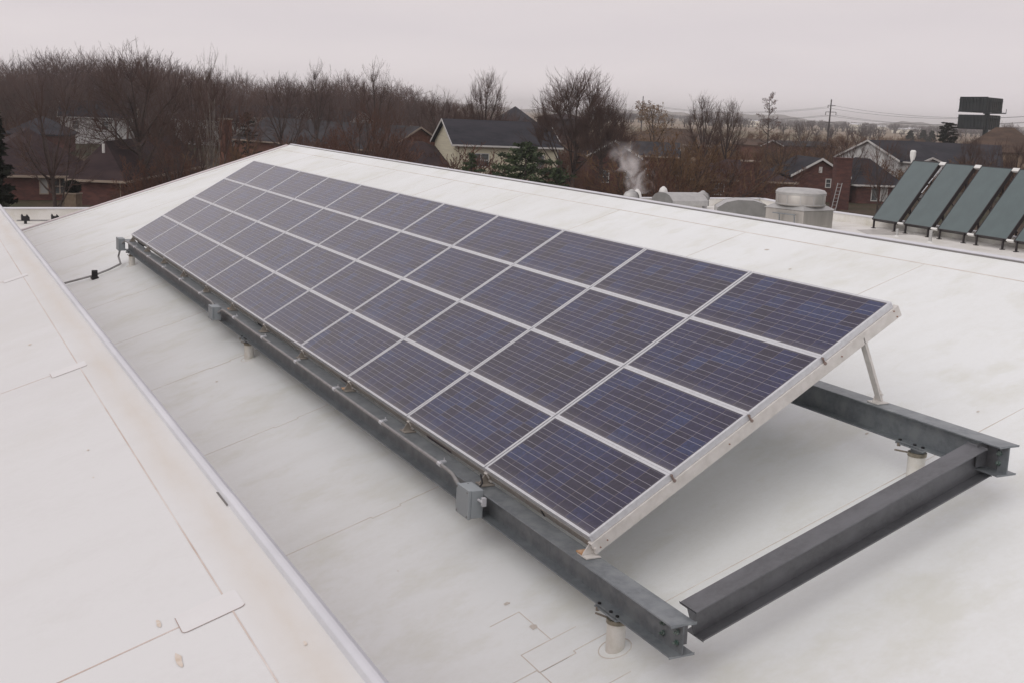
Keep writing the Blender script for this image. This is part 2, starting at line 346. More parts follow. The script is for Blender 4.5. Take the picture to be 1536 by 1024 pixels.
# seams of the upper roof: one long lap along X, cross laps with a bright patch at each meeting
s = MB(); yl = -2.80
for a, b in [(XU, -4.14), (-4.02, -.78), (-.66, 2.543), (2.668, XUN)]:
    s.hexa([(a, yl, upz(yl)), (b, yl, upz(yl)), (b, yl+.004, upz(yl+.004)), (a, yl+.004, upz(yl+.004)), (a, yl, upz(yl, .002)), (b, yl, upz(yl, .002)), (b, yl+.004, upz(yl+.004, .002)), (a, yl+.004, upz(yl+.004, .002))])
for x in (-7.5, -4.1, -.73, 2.615, 6.0): seamline(s, x, -13, -2.93, upz, .005, .002)
s.build('upper_roof_seams', mat('seam_pink', (.56, .45, .39), .8, 0, (.74, .69, .66), 2.5), B)
def patch(x, w=.16):
    pts = []
    xa, xb, ya, yb = x-w, x, -2.938, -2.762; r = .014
    for cx, cy, a0 in [(xb-r, ya+r, -90), (xb-r, yb-r, 0), (xa+r, yb-r, 90), (xa+r, ya+r, 180)]:
        for k in range(5): t = rad(a0 + 90*k/4); pts.append((cx+r*math.cos(t), cy+r*math.sin(t)))
    n = len(pts); s = MB()
    s.add([(px, py, upz(py, .0005)) for px, py in pts]+[(px, py, upz(py, .0022)) for px, py in pts], [tuple(range(n, 2*n))]+[(i, (i+1) % n, n+(i+1) % n, n+i) for i in range(n)])
    s.build('membrane_patch', mat('patch', (.775, .775, .775), .5, 0, (.74, .735, .735), 5), B)
    e = MB()         # dark dirt collected along two of its sides
    P3 = lambda a, h: (a[0], a[1], upz(a[1], h))
    for i in list(range(0, 8)) + [n-1]:
        a, b = np.array(pts[i]), np.array(pts[(i+1) % n]); d = b-a; L_ = np.linalg.norm(d)
        if L_ < 1e-6: continue
        q = np.array([d[1], -d[0]])/L_*.003
        e.add([P3(a, .0027), P3(b, .0027), P3(b+q*.8, .0027), P3(a+q*.8, .0027)], [(0,1,2,3)])
    e.build('patch_dirt', mat('patch_dirt', (.42, .33, .30), .9), B)
patch(2.668, .125); patch(-.66, .12); patch(-4.02, .12)
# small scuffs on the upper roof
s = MB()
for (px, py, l, w) in [(238, 935, .05, .008), (268, 990, .07, .012), (132, 675, .012, .006), (140, 716, .01, .004), (45, 517, .03, .012), (458, 965, .02, .006)]:
    c = onplane(px, py, LZ)
    pts = [(c[0]+l*math.cos(t)*(.5+.2*random.random()), c[1]+w*math.sin(t)*(.5+.5*random.random())) for t in [k*math.pi/5 for k in range(10)]]
    s = MB(); s.add([(x, y, upz(y, .0025)) for x, y in pts], [tuple(range(10))]); s.build('roof_scuff', mat('scuff', (.62, .52, .42), .9, 0, (.72, .66, .6), 60), B)
s = MB()
for (px, py, l, w) in [(597, 856, .03, .004), (1150, 375, .05, .03), (1185, 404, .03, .02), (1467, 617, .02, .015), (800, 940, .05, .03), (760, 905, .03, .03), (1300, 650, .02, .02), (325, 572, .04, .02)]:
    c = onplane(px, py, -.56)
    pts = [(c[0]+l*math.cos(t)*(.5+.2*random.random()), c[1]+w*math.sin(t)*(.5+.5*random.random())) for t in [k*math.pi/5 for k in range(10)]]
    s = MB(); s.add([(x, y, mainz(y, .0025)) for x, y in pts], [tuple(range(10))]); s.build('roof_scuff', mat('scuff2', (.55, .50, .44), .9, 0, (.66, .62, .58), 60), B)
# flat roof behind the ridge with its low parapet
ZF = -.62; ZP = -.35
out2 = [(-29.4, 5.5), (-29.4, 24.5), (-28.8, 24.65), (-24.4, 23.4), (XN, 23.4-.0), (XN, 5.5)]
s = MB(); n = len(out2)
s.add([(x, y, ZF-.4) for x, y in out2]+[(x, y, ZF) for x, y in out2], [tuple(range(n)), tuple(range(n, 2*n))]+[(i, (i+1) % n, n+(i+1) % n, n+i) for i in range(n)])
s.build('flat_roof', M_low, B)
s = MB(); s.box((-29.2, RY+.02, GZ), (XN-.3, 23.2, ZF-.41)); s.build('lower_wall', M_wall, B)
s = MB(); s.prism([(0, rz-.02), (.018, rz-.02), (.018, ZF+.002), (0, ZF+.002)], (0, RY+.002, 0), (0,1,0), (0,0,1), (1,0,0), XR, XN); s.build('ridge_upstand', M_low, B)
def parapet(pts, z0, z1, th, name, m, cap=None):
    for i in range(len(pts)-1):
        a, b = np.array(pts[i], float), np.array(pts[i+1], float); d = b-a; Ld = np.linalg.norm(d); d /= Ld; nn = np.array([-d[1], d[0]])
        s = MB(); s.obox((a[0], a[1], 0), (d[0], d[1], 0), (nn[0], nn[1], 0), (0,0,1), (0, -th/2, z0), (Ld+(th/2 if i < len(pts)-2 else 0), th/2, z1-.03)); s.build(name, m, B)
        s = MB(); s.obox((a[0], a[1], 0), (d[0], d[1], 0), (nn[0], nn[1], 0), (0,0,1), (-.03, -th/2-.03, z1-.028), (Ld+(th/2 if i < len(pts)-2 else 0)-.035, th/2+.03, z1)); s.build(name+'_cap', cap or M_wmetal, B)
parapet([(-29.35, 6.0), (-29.35, 24.4), (-24.4, 23.32), (XN-.1, 23.32)], ZF+.001, ZP, .25, 'parapet', M_low)
# flat roof beyond the far gable, with parapet along Y
ZG2 = -1.62; ZP2 = -1.2
s = MB(); s.box((-34.9, -9, ZG2-.4), (XU-.02, 5.2, ZG2)); s.build('end_flat_roof', M_low, B)
s = MB(); s.box((-34.7, -8.8, GZ), (XU-.2, 5.0, ZG2-.41)); s.build('end_wall', M_wall, B)
s = MB(); s.box((XU-.015, y0, ZG2-.4), (XR+.24, 5.2, ZG2)); s.build('end_flat_roof', M_low, B)
parapet([(-34.65, -9), (-34.65, 5.2)], ZG2+.001, ZP2, .3, 'end_parapet', M_low)

# ------------------------------------------------------------------ gas pipe on black rubber blocks
P = thing('roof_pipe', (-33.0, .3, ZG2), 'thin grey pipe on two black rubber blocks by the low far parapet', 'pipe')
pz = -1.52; a = atZ(25, 331, pz); b_ = atZ(82, 331, pz); Xp = (a[0]+b_[0])/2
s = MB(); s.tube([(Xp, a[1], pz), (Xp, b_[1]+.5, pz)], .022, 8); s.build('pipe', M_conduit, P, smooth=True)
for q in (38, 83):
    y = atX(q, 327, Xp)[1]; s = MB()
    s.prism([(-.12, 0), (.12, 0), (.12, .10), (.05, .19), (.02, .13), (-.05, .13), (-.09, .20), (-.12, .16)], (Xp, y, ZG2+.10), (0,1,0), (0,0,1), (1,0,0), -.08, .08)
    s.box((Xp-.06, y-.04, ZG2), (Xp+.06, y+.04, ZG2+.102)); s.build('support', M_black, P)

# ------------------------------------------------------------------ solar panel array
TH = 0.542103; PW, PH = 1.4914, .655
eu = np.array([-1., 0, 0]); es = np.array([0, math.cos(TH), math.sin(TH)]); en = np.array([0, -math.sin(TH), math.cos(TH)])
def solar_material():
    m = bpy.data.materials.new('solar_cells'); m.use_nodes = True; nt = m.node_tree; b = nt.nodes['Principled BSDF']
    uv = nd(nt, 'ShaderNodeUVMap'); uv.uv_map = 'UVMap'; sp = nd(nt, 'ShaderNodeSeparateXYZ'); nt.links.new(uv.outputs[0], sp.inputs[0])
    U, Vv = sp.outputs[0], sp.outputs[1]                      # in cells: 0..9, 0..4
    oi = nd(nt, 'ShaderNodeObjectInfo')
    fu = math_n(nt, 'FRACT', U); fv = math_n(nt, 'FRACT', Vv); iu = math_n(nt, 'FLOOR', U); iv = math_n(nt, 'FLOOR', Vv)
    def line(f, c, w): return math_n(nt, 'LESS_THAN', math_n(nt, 'ABSOLUTE', math_n(nt, 'SUBTRACT', f, c)), w/2)
    gapu = math_n(nt, 'MAXIMUM', math_n(nt, 'LESS_THAN', fu, .013), math_n(nt, 'GREATER_THAN', fu, .987))
    gapv = math_n(nt, 'MAXIMUM', math_n(nt, 'LESS_THAN', fv, .011), math_n(nt, 'GREATER_THAN', fv, .989))
    bus = math_n(nt, 'MAXIMUM', line(fv, .27, .020), line(fv, .73, .020))
    cv = nd(nt, 'ShaderNodeCombineXYZ'); nt.links.new(iu, cv.inputs[0]); nt.links.new(iv, cv.inputs[1]); nt.links.new(math_n(nt, 'MULTIPLY', oi.outputs['Random'], 977.), cv.inputs[2])
    wn = nd(nt, 'ShaderNodeTexWhiteNoise'); nt.links.new(cv.outputs[0], wn.inputs['Vector'])
    vor = nd(nt, 'ShaderNodeTexVoronoi'); vor.inputs['Scale'].default_value = 9
    av = nd(nt, 'ShaderNodeVectorMath', operation='ADD'); nt.links.new(uv.outputs[0], av.inputs[0]); nt.links.new(cv.outputs[0], av.inputs[1]); nt.links.new(av.outputs[0], vor.inputs['Vector'])
    sepc = nd(nt, 'ShaderNodeSeparateColor'); nt.links.new(vor.outputs['Color'], sepc.inputs[0])
    r = nd(nt, 'ShaderNodeValToRGB'); e = r.color_ramp.elements
    e[0].position = 0; e[0].color = (.020, .016, .037, 1); e[1].position = 1; e[1].color = (.022, .033, .10, 1)
    k = r.color_ramp.elements.new(.45); k.color = (.021, .019, .060, 1); k = r.color_ramp.elements.new(.8); k.color = (.020, .024, .078, 1)
    nt.links.new(wn.outputs['Value'], r.inputs[0])
    mv = nd(nt, 'ShaderNodeMixRGB', blend_type='MULTIPLY'); mv.inputs[0].default_value = .55; nt.links.new(r.outputs[0], mv.inputs[1])
    r2 = nd(nt, 'ShaderNodeValToRGB'); r2.color_ramp.elements[0].color = (.5, .5, .55, 1); r2.color_ramp.elements[1].color = (1.5, 1.5, 1.5, 1); nt.links.new(sepc.outputs[0], r2.inputs[0]); nt.links.new(r2.outputs[0], mv.inputs[2])
    def over(col, mask, c, amt=1.0):
        x = nd(nt, 'ShaderNodeMixRGB'); nt.links.new(math_n(nt, 'MULTIPLY', mask, amt), x.inputs[0]); nt.links.new(col, x.inputs[1]); x.inputs[2].default_value = (*c, 1); return x.outputs[0]
    c = over(mv.outputs[0], gapu, (.20, .165, .155), .65); c = over(c, gapv, (.22, .21, .24), .8); c = over(c, bus, (.35, .35, .40), .85)
    # outer margin of backsheet
    mg = math_n(nt, 'MAXIMUM', math_n(nt, 'MAXIMUM', math_n(nt, 'LESS_THAN', U, 0.), math_n(nt, 'GREATER_THAN', U, 9.)), math_n(nt, 'MAXIMUM', math_n(nt, 'LESS_THAN', Vv, 0.), math_n(nt, 'GREATER_THAN', Vv, 4.)))
    c = over(c, mg, (.06, .06, .085), 1)
    dn = nd(nt, 'ShaderNodeTexNoise'); dn.inputs['Scale'].default_value = .9; dn.inputs['Detail'].default_value = 6; nt.links.new(av.outputs[0], dn.inputs['Vector'])
    low = nd(nt, 'ShaderNodeMapRange'); low.inputs['From Min'].default_value = .0; low.inputs['From Max'].default_value = .55; low.inputs['To Min'].default_value = .30; low.inputs['To Max'].default_value = 0.; nt.links.new(Vv, low.inputs[0])
    dust = math_n(nt, 'ADD', math_n(nt, 'MULTIPLY', low.outputs[0], dn.outputs['Fac']), .015); c = over(c, dust, (.34, .31, .29), 1)
    nt.links.new(c, b.inputs['Base Color'])
    b.inputs['Roughness'].default_value = .5; b.inputs['Specular IOR Level'].default_value = .08
    b.inputs['Coat Weight'].default_value = 1.0; b.inputs['Coat Roughness'].default_value = .12; b.inputs['Coat IOR'].default_value = 1.39
    return m
M_cell = solar_material()
ARR = thing('solar_array', (-8.2, .5, -.13), 'tilted array of forty four dark blue solar panels on a grey steel frame', 'solar array')
def panel_meshes():
    w, h, fr, d = PW-.014, PH-.0015, .019, .045
    q = lambda u, v, n: tuple(eu*u + es*v + en*n)
    # glass
    me = bpy.data.meshes.new('solar_panel'); m0 = fr-.003
    me.from_pydata([q(m0, m0, -.003), q(w-m0, m0, -.003), q(w-m0, h-m0, -.003), q(m0, h-m0, -.003), q(m0, m0, -.02), q(w-m0, m0, -.02), q(w-m0, h-m0, -.02), q(m0, h-m0, -.02)], [], [(0,3,2,1), (4,5,6,7), (0,1,5,4), (1,2,6,5), (2,3,7,6), (3,0,4,7)])
    uvl = me.uv_layers.new(name='UVMap'); cw = (w-2*fr-.02)/9; chh = (h-2*fr-.016)/4
    for li, l in enumerate(me.loops):
        p = np.array(me.vertices[l.vertex_index].co); u, v = p@eu, p@es
        uvl.data[li].uv = ((u-fr-.010)/cw, (v-fr-.008)/chh)
    me.materials.append(M_cell); me.update()
    s = MB()
    s.obox((0,0,0), eu, es, en, (0, 0, -d), (w, fr, 0)); s.obox((0,0,0), eu, es, en, (0, h-fr, -d), (w, h, 0))
    s.obox((0,0,0), eu, es, en, (0, fr+.0002, -d), (fr, h-fr-.0002, 0)); s.obox((0,0,0), eu, es, en, (w-fr, fr+.0002, -d), (w, h-fr-.0002, 0))
    fo = s.build('panel_frame', M_alu, None, org=(0,0,0), bevel=.0015)
    b = MB(); b.obox((0,0,0), eu, es, en, (fr+.001, fr+.001, -.024), (w-fr-.001, h-fr-.001, -.0205))
    bo = b.build('backsheet', mat('white_backsheet', (.78, .78, .77), .6), None, org=(0,0,0))
    return me, fo, bo
pm, pf, pb = panel_meshes()
orgA = np.array(ARR['_o']); first = True
for i in range(11):
    for j in range(4):
        p = eu*(i*PW+.007) + es*(j*PH+.0008)
        if i == 0: p = eu*(.004) + es*(j*PH+.0008)
        o = link('solar_panel', pm, ARR, p-orgA)
        f = pf if first else pf.copy()
        if not first: COL.objects.link(f)
        f.parent = o; f.location = (0,0,0)
        g_ = pb if first else pb.copy()
        if not first: COL.objects.link(g_)
        g_.parent = o; g_.location = (0,0,0); first = False
SL = 4*PH
for i in range(12):
    u = i*PW; uc = u if 0 < i < 11 else (.012 if i == 0 else u-.012)
    o = np.array([-uc, 0, 0])
    s = MB()      # C rail under the panel joint
    hw = .022
    s.obox(o, eu, es, en, (-hw, -.015, -.050), (hw, SL+.03, -.0465)); s.obox(o, eu, es, en, (-hw, -.015, -.125), (hw, SL+.03, -.121)); s.obox(o, eu, es, en, (-hw, -.015, -.1208), (-hw+.004, SL+.03, -.0502))
    r = s.build('rail', M_rail, ARR)
    # foot bracket
    ft = np.array([-uc, .03, -.137]); s = MB()
    s.prism([(-.055, .003), (.05, .003), (.045, .02), (.03, .075), (-.005, .075), (-.045, .02)], ft, (0,1,0), (0,0,1), (-1,0,0), -.004+.026, .004+.026)
    s.prism([(-.055, .003), (.05, .003), (.05, .010), (-.055, .010)], ft, (0,1,0), (0,0,1), (-1,0,0), .032, .075)
    s.prism([(-.055, .003), (.05, .003), (.05, .010), (-.055, .010)], ft, (0,1,0), (0,0,1), (-1,0,0), -.035, .020)
    s.tube([ft+(.035, .012, .06), ft+(-.04, .012, .06)], .009, 8)
    fbk = s.build('foot_bracket', M_rail if i == 0 else mat('dull_bracket', (.40, .37, .33), .6, .2, (.28, .25, .22), 12), ARR)
    if i in (0, 3, 6): s = MB(); s.box(ft+(-.09, -.055, .0105), ft+(-.028, .05, .020)); sub(fbk, s.build('wood_shim', M_wood, ARR))
    # rear strut
    top = np.array([-uc, 2.055, 1.105]); bot = np.array([-uc, 2.255, .69]); d = bot-top; ln = np.linalg.norm(d); d /= ln; n2 = np.cross([1,0,0], d)
    s = MB(); s.obox(top, (-1,0,0), n2, d, (.024, -.027, -.03), (.030, .027, ln)); s.obox(top, (-1,0,0), n2, d, (-.022, -.027, -.03), (.0238, -.021, ln))
    s.build('strut', M_rail, ARR)
    s = MB(); f2 = np.array([-uc, 2.255, .6565]); s.prism([(-.055, .001), (.05, .001), (.04, .02), (.02, .08), (-.02, .08), (-.045, .02)], f2, (0,1,0), (0,0,1), (-1,0,0), .032, .038)
    s.box(f2+(-.08, -.055, .001), f2+(.02, .05, .007)); s.tube([f2+(.0, 0, .06), f2+(-.055, 0, .06)], .01, 8); s.build('strut_foot', M_rail, ARR)
# low front skirt, side skirt hardware and rusty bolts on the near end
s = MB(); s.obox((0,0,0), eu, es, en, (.01, -.004, -.105), (11*PW-.01, -.0005, -.047)); s.build('front_skirt', mat('skirt', (.40, .375, .34), .55, .2, (.30, .28, .25), 6), ARR)
for v in (PH, 2*PH, 3*PH):
    s = MB(); c = es*v; s.obox(c, eu, es, en, (-.0075, -.006, -.052), (-.002, .006, -.004)); s.tube([c+en*-.05+(.004, 0, 0), c+en*-.05+(.016, 0, 0)], .011, 8); s.tube([c+en*-.012+(.001, 0, 0), c+en*-.012+(.010, 0, 0)], .008, 8); s.build('clamp', mat('rusty_clamp', (.22, .16, .14), .7, .3, (.35, .28, .25), 60), ARR)
for v, n_ in ((.03, -.10), (.09, -.09), (1.1, -.085), (2.1, -.085), (2.60, -.06), (2.61, -.11)):
    s = MB(); c = es*v + en*n_; s.tube([c+(.010, 0, 0), c+(.018, 0, 0)], .0045, 8); s.build('bolt', mat('rusty_bolt', (.30, .17, .12), .8, .2), ARR)
# dark drain slot and cable under the front edge
s = MB(); s.obox((0,0,0), eu, es, en, (.64, -.0085, -.10), (.665, -.0045, -.055)); s.build('drain_slot', M_black, ARR)
for (u0, u1) in [(2.15, 2.62), (4.6, 4.75)]:
    s = MB(); s.obox((0,0,0), eu, es, en, (u0, -.0075, -.10), (u1, -.0045, -.075)); s.build('name_plate', mat('plum_plate', (.05, .03, .04), .6), ARR)
c = np.array([-1.49, -.02, -.10]); s = MB(); s.tube([c+(0, 0, .05), c+(.05, -.01, .0), c+(.08, -.05, -.02), c+(.07, -.09, -.02), c+(.0, -.10, -.01), c+(-.08, -.11, -.03)], .007, 8); s.build('cable', M_black, ARR, smooth=True)

# ------------------------------------------------------------------ steel rack
RK = thing('steel_rack', (-8, 1.1, -.9), 'galvanised steel beam frame on white pipe posts beneath the tilted solar panels', 'steel frame')
def ibeam(o, eX, eY, eZ, L0, L1, w, h, tf=.0095, tw=.007):
    p = [(-w/2, -h), (w/2, -h), (w/2, -h+tf), (tw/2, -h+tf), (tw/2, -tf), (w/2, -tf), (w/2, 0), (-w/2, 0), (-w/2, -tf), (-tw/2, -tf), (-tw/2, -h+tf), (-w/2, -h+tf)]
    s = MB(); n = 12
    o, eX, eY, eZ = map(lambda t: np.array(t, float), (o, eX, eY, eZ))
    A = [o+eY*u+eZ*v+eX*L0 for u, v in p]; Bq = [o+eY*u+eZ*v+eX*L1 for u, v in p]
    s.add(A+Bq, [(i, (i+1) % n, n+(i+1) % n, n+i) for i in range(n)] + [(0,1,2,3,10,11), (3,4,9,10), (4,5,6,7,8,9)] + [(12+11,12+10,12+3,12+2,12+1,12+0), (22,21,16,15), (21,20,19,18,17,16)])
    return s
zf, zb, yb_ = -.137, .656, 2.245
FB = ibeam((0, .005, zf), (1,0,0), (0,1,0), (0,0,1), -16.75, 1.008, .160, .185).build('beam', M_galv, RK, bevel=.0035)
BB = ibeam((0, yb_, zb), (1,0,0), (0,1,0), (0,0,1), -16.75, 1.07, .160, .185).build('beam', M_galv, RK, bevel=.002)
phc = math.atan2(zb-zf-.012, yb_-.005); cY = np.array([0, math.cos(phc), math.sin(phc)]); cN = np.array([0, -math.sin(phc), math.cos(phc)])
for xc in (.90, -8.2, -16.6):
    o = np.array([xc, .10, -.098])
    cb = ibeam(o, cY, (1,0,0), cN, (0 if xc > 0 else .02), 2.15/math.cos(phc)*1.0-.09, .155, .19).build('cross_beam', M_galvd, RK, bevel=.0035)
# end angles bolted between cross beam and side beams, bolts
def boltset(y, z, sgn, xs=(.80, 1.0-.055), zs=(-.06, -.12)):
    for x in xs:
        for dz in zs:
            s = MB(); c = np.array([x, y, z+dz]); s.tube([c, c+(0, sgn*.012, 0)], .016, 6); s.tube([c+(0, sgn*.013, 0), c+(0, sgn*.028, 0)], .007, 8); s.build('bolt', M_bolt, RK)
boltset(.0, zf, -1, xs=(.835, .965)); boltset(yb_-.004, zb, -1, xs=(1.01,))
for (yy, zz, a, b) in ((.010, zf, 0, .085), (yb_-.012, zb, -.085, 0)):
    s = MB(); s.box((.915, yy+min(a, b), zz-.165), (.923, yy+max(a, b), zz-.015)) ; s.box((.9232, yy-.002, zz-.165), (1.0, yy+.006, zz-.015)); s.build('cleat', M_galvd, RK)
# posts: white boot on a pipe, clamp ring, plate
def post(x, y, zt):
    g = thing_part('post', x, y)
    z0 = mainz(y)
    zbm = zt-.185
    s = MB(); s.tube([(x, y, z0-.04), (x, y, zbm-.055)], .056, 24); p = s.build('post', M_boot, RK, smooth=True)
    s = MB(); s.tube([(x, y, zbm-.075), (x, y, zbm-.05)], .061, 24); sub(p, s.build('clamp_ring', mat('brass_ring', (.36, .33, .26), .6, .3, (.2, .18, .14), 30), RK, smooth=True))
    s = MB(); s.tube([(x-.05, y-.03, zbm-.062), (x-.14, y-.06, zbm-.066)], .006, 6); s.tube([(x-.09, y-.08, zbm-.025), (x-.09, y-.08, zbm-.002)], .012, 6); sub(p, s.build('clamp_tail', mat('dull_metal', (.25, .22, .18), .5, .5), RK))
    s = MB(); s.box((x-.12, y-.085, zbm-.012), (x+.12, y+.085, zbm-.0012)); s.tube([(x, y, zbm-.0122), (x, y, zbm-.054)], .045, 16); sub(p, s.build('base_plate', M_galv, RK))
    for bx in (-.10, .03, .10):
        s = MB(); s.tube([(x+bx, y-.062, zbm+.0096), (x+bx, y-.062, zbm+.018)], .012, 6); sub(p, s.build('bolt', M_black, RK))
    s = MB(); pts = [(x+.095*math.cos(t), y+.095*math.sin(t)) for t in [2*math.pi*k/32 for k in range(32)]]
    s.tube([(a, b, mainz(b, .001)) for a, b in pts]+[(pts[0][0], pts[0][1], mainz(pts[0][1], .001))], .0035, 6); sub(p, s.build('weld_bead', M_seam, RK))
def thing_part(*a): return None
for x in (.36, -8.05, -16.35): post(x, .0, zf); post(x, yb_, zb)
# junction boxes and conduit
def jbox(x, z, w, h, y1=-.075, d=.115):
    s = MB(); s.box((x-w/2, y1-d+.022, z-h), (x+w/2, y1, z)); o = s.build('junction_box', M_box, RK, bevel=.006)
    s = MB(); s.box((x-w/2-.004, y1-d-.004, z-h-.004), (x+w/2+.004, y1-d+.021, z+.004)); sub(o, s.build('box_lid', M_box, RK, bevel=.006))
    for a in (-1, 1):
        for b in (0, 1):
            s = MB(); c = np.array([x+a*(w/2-.015), y1-d-.004, z-.015-b*(h-.03)]); s.tube([c, c+(0, -.004, 0)], .006, 8); sub(o, s.build('screw', M_dark, RK))
    return o
jbox(-1.42, -.105, .20, .205); jbox(-9.25, -.12, .20, .17); jbox(-16.72, -.105, .26, .22)
s = MB(); s.tube([(-1.31, -.12, -.17), (-1.26, -.115, -.17), (-1.25, -.10, -.155)], .010, 8); s.box((-1.27, -.118, -.20), (-1.24, -.09, -.14)); s.build('box_fitting', M_alu, RK)
def conduit(pts, name='conduit', r=.0145):
    s = MB(); s.tube(pts, r, 10); return s.build(name, M_conduit, RK, smooth=True)
yc = -.094; zc = -.128
c1 = conduit([(-1.53, -.12, -.20), (-1.60, -.115, -.195), (-1.70, -.105, -.165), (-1.82, yc, -.137), (-1.95, yc, zc), (-4, yc, zc), (-8.9, yc, zc), (-9.03, yc, -.14), (-9.15, -.11, -.19), (-9.2, -.12, -.2)])
conduit([(-9.34, -.12, -.2), (-9.40, -.11, -.18), (-9.52, yc, -.14), (-9.65, yc, zc), (-14, yc, zc), (-16.4, yc, zc), (-16.52, -.10, -.15), (-16.6, -.12, -.19)])
for x in (-2.05, -3.3, -4.55, -5.8, -7.1, -8.4, -10.3, -11.6, -12.9, -14.2, -15.5):
    s = MB(); s.tube([(x-.03, yc, zc), (x+.03, yc, zc)], .0185, 10); s.box((x-.008, yc-.004, zc+.012), (x+.008, -.045, zc+.024)); s.tube([(x, -.06, zc+.01), (x, -.06, zc+.045)], .005, 6); s.build('conduit_clamp', M_alu, RK)
pts = [onplane(187, 372, -.40), onplane(187, 384, -.47), onplane(181, 396, -.49), onplane(165, 404, -.50), onplane(142, 413, -.50), onplane(120, 419, -.50), onplane(101, 424, -.50)]
pts[0] = np.array([-16.75, -.135, -.30]); pts[1] = np.array([-16.85, -.16, -.46])
pts.append(pts[-1]+(pts[-1]-pts[-2])*2.5)
conduit(pts, 'drop_conduit', .018)
c = pts[4]; s = MB()
s.prism([(-.14, -.055), (.10, -.055), (.10, -.04), (.045, -.02), (.03, .06), (.0, .09), (-.03, .05), (-.05, -.02), (-.14, -.04)], c+np.array([0, 0, .0]), (.45, .0, 0), (0, 0, 1), (.0, 1, 0), -.05, .05)
s.box((c[0]-.10, c[1]-.06, mainz(c[1])-.01), (c[0]+.10, c[1]+.06, mainz(c[1])+.03)); s.build('conduit_support', M_black, RK)

# ------------------------------------------------------------------ solar thermal collectors on the flat roof
cl0 = np.array([-21.75, 22.63]); cl1 = np.array([-16.0, 22.12]); cdv = (cl1-cl0)/4; cp = np.linalg.norm(cdv); cx = np.array([*(cdv/cp), 0]); cyv = np.array([-cx[1], cx[0], 0])
ct = rad(53.3); cs = cyv*math.cos(ct)+np.array([0,0,1])*math.sin(ct); cn = np.cross(cx, cs); LC = 2.25; cwid = cp*.83
M_col = mat('collector_glass', (.072, .112, .115), .30, 0, (.062, .098, .10), 3, coat=.8, coords='obj')
M_cfr = mat('bronze_frame', (.035, .03, .032), .45, .3)
M_pipew = mat('white_pipe', (.75, .75, .73), .5)
poslab = ['white valve on its top corner', 'second from the one with the white valve', 'third from the one with the white valve', 'fourth from the one with white valve', 'cut off by the picture edge']
for i in range(5):
    o3 = np.array([cl0[0], cl0[1], -.35]) + np.array([*cdv, 0])*i
    t = thing('solar_collector', o3, 'dark green glass thermal collector, '+poslab[i], 'solar collector', 'solar thermal collectors leaning in a row')
    s = MB(); s.obox(o3, cx, cs, cn, (.03, .03, -.01), (cwid-.03, LC-.03, .0)); s.build('glass', M_col, t)
    s = MB()
    for a, b in [((0, 0, -.10), (cwid, .03, .006)), ((0, LC-.03, -.10), (cwid, LC, .006)), ((0, .0302, -.10), (.03, LC-.0302, .006)), ((cwid-.03, .0302, -.10), (cwid, LC-.0302, .006)), ((.0302, .0302, -.095), (cwid-.0302, LC-.0302, -.085))]:
        s.obox(o3, cx, cs, cn, a, b)
    s.build('frame', M_cfr, t, bevel=.004)
    for u in (.12, cwid-.12):
        f = o3+cx*u
        s = MB(); s.obox(f, cx, cyv, (0,0,1), (-.02, -.02, ZF-o3[2]+.02), (.02, .03, .01)); s.obox(f, cx, cyv, (0,0,1), (-.05, -.05, ZF-o3[2]), (.05, .06, ZF-o3[2]+.0195)); s.build('leg', M_cfr, t)
        tp = o3+cx*u+cs*(LC*.8)+cn*-.1; s = MB(); s.tube([tp, (tp[0]+cyv[0]*.25, tp[1]+cyv[1]*.25, ZF)], .025, 6); s.build('rear_leg', M_cfr, t)
        tp2 = o3+cx*u+cs*(LC*.45)+cn*-.1; s = MB(); s.tube([tp2, (tp[0]+cyv[0]*.25, tp[1]+cyv[1]*.25, ZF+.35)], .018, 6); s.build('brace', M_cfr, t)
    if i < 4:
        for v, w in ((-.03, .06), (LC-.10, .11)):
            s = MB(); s.obox(o3, cx, cs, cn, (cwid+.002, v, -.06), (cp-.002, v+w, .02)); s.build('pipe_joint', M_pipew, t, bevel=.01)
    if i == 0:
        e = o3+cs*LC+cx*-.05; s = MB(); s.lathe(e, [(.03, -.12), (.05, -.02), (.09, .12), (.09, .26), (.05, .30)], 16); s.build('valve', M_pipew, t, smooth=True)
        for u, v, l in ((cwid+.08, 1.75, .22), (cwid+.05, 1.50, .2), (cwid+.10, 1.95, .15), (cwid+.04, 1.15, .28)):
            s = MB(); s.tube([o3+cx*u+cs*v+cn*-.05, o3+cx*(u+.06)+cs*(v+l*.6)+cn*-.02, o3+cx*(u+.03)+cs*(v+l)+cn*-.05], .014, 6); s.build('cable', M_alu, t)

# ------------------------------------------------------------------ roof fans and vents
M_steel = mat('brushed_steel', (.50, .48, .45), .38, .65, (.40, .385, .36), 3, stretch=(1, 1, .25), coords='pos')
M_gall = mat('light_galvanised', (.50, .50, .49), .45, .3, (.42, .42, .42), 5)
fc = np.array([-22.75, 19.9, ZF]); 
fc = CAM + (atD(1199, 320, 36.6)-CAM); fc[2] = ZF
t = thing('exhaust_fan', fc, 'big round steel drum exhaust fan on a square box, behind the white ridge', 'exhaust fan')
rt = (ray(1199, 320)*np.array([1,1,0])); rt /= np.linalg.norm(rt); rx = np.array([rt[1], -rt[0], 0])
a = rad(-38); bx = rx*math.cos(a)+rt*math.sin(a); by = np.cross([0,0,1], bx)
zt_ = atD(1199, 307, 36.6)[2]
s = MB(); s.obox((fc[0], fc[1], 0), bx, by, (0,0,1), (-.62, -.62, ZF), (.62, .62, zt_-.18-.42)); s.build('curb', M_low, t)
hb = .62
s = MB(); s.obox((fc[0], fc[1], 0), bx, by, (0,0,1), (-.70, -.70, zt_-.75), (.70, .70, zt_-.12)); s.build('housing', M_steel, t, bevel=.02)
s = MB()
q = lambda x, y, z: np.array([fc[0], fc[1], z])+bx*x+by*y
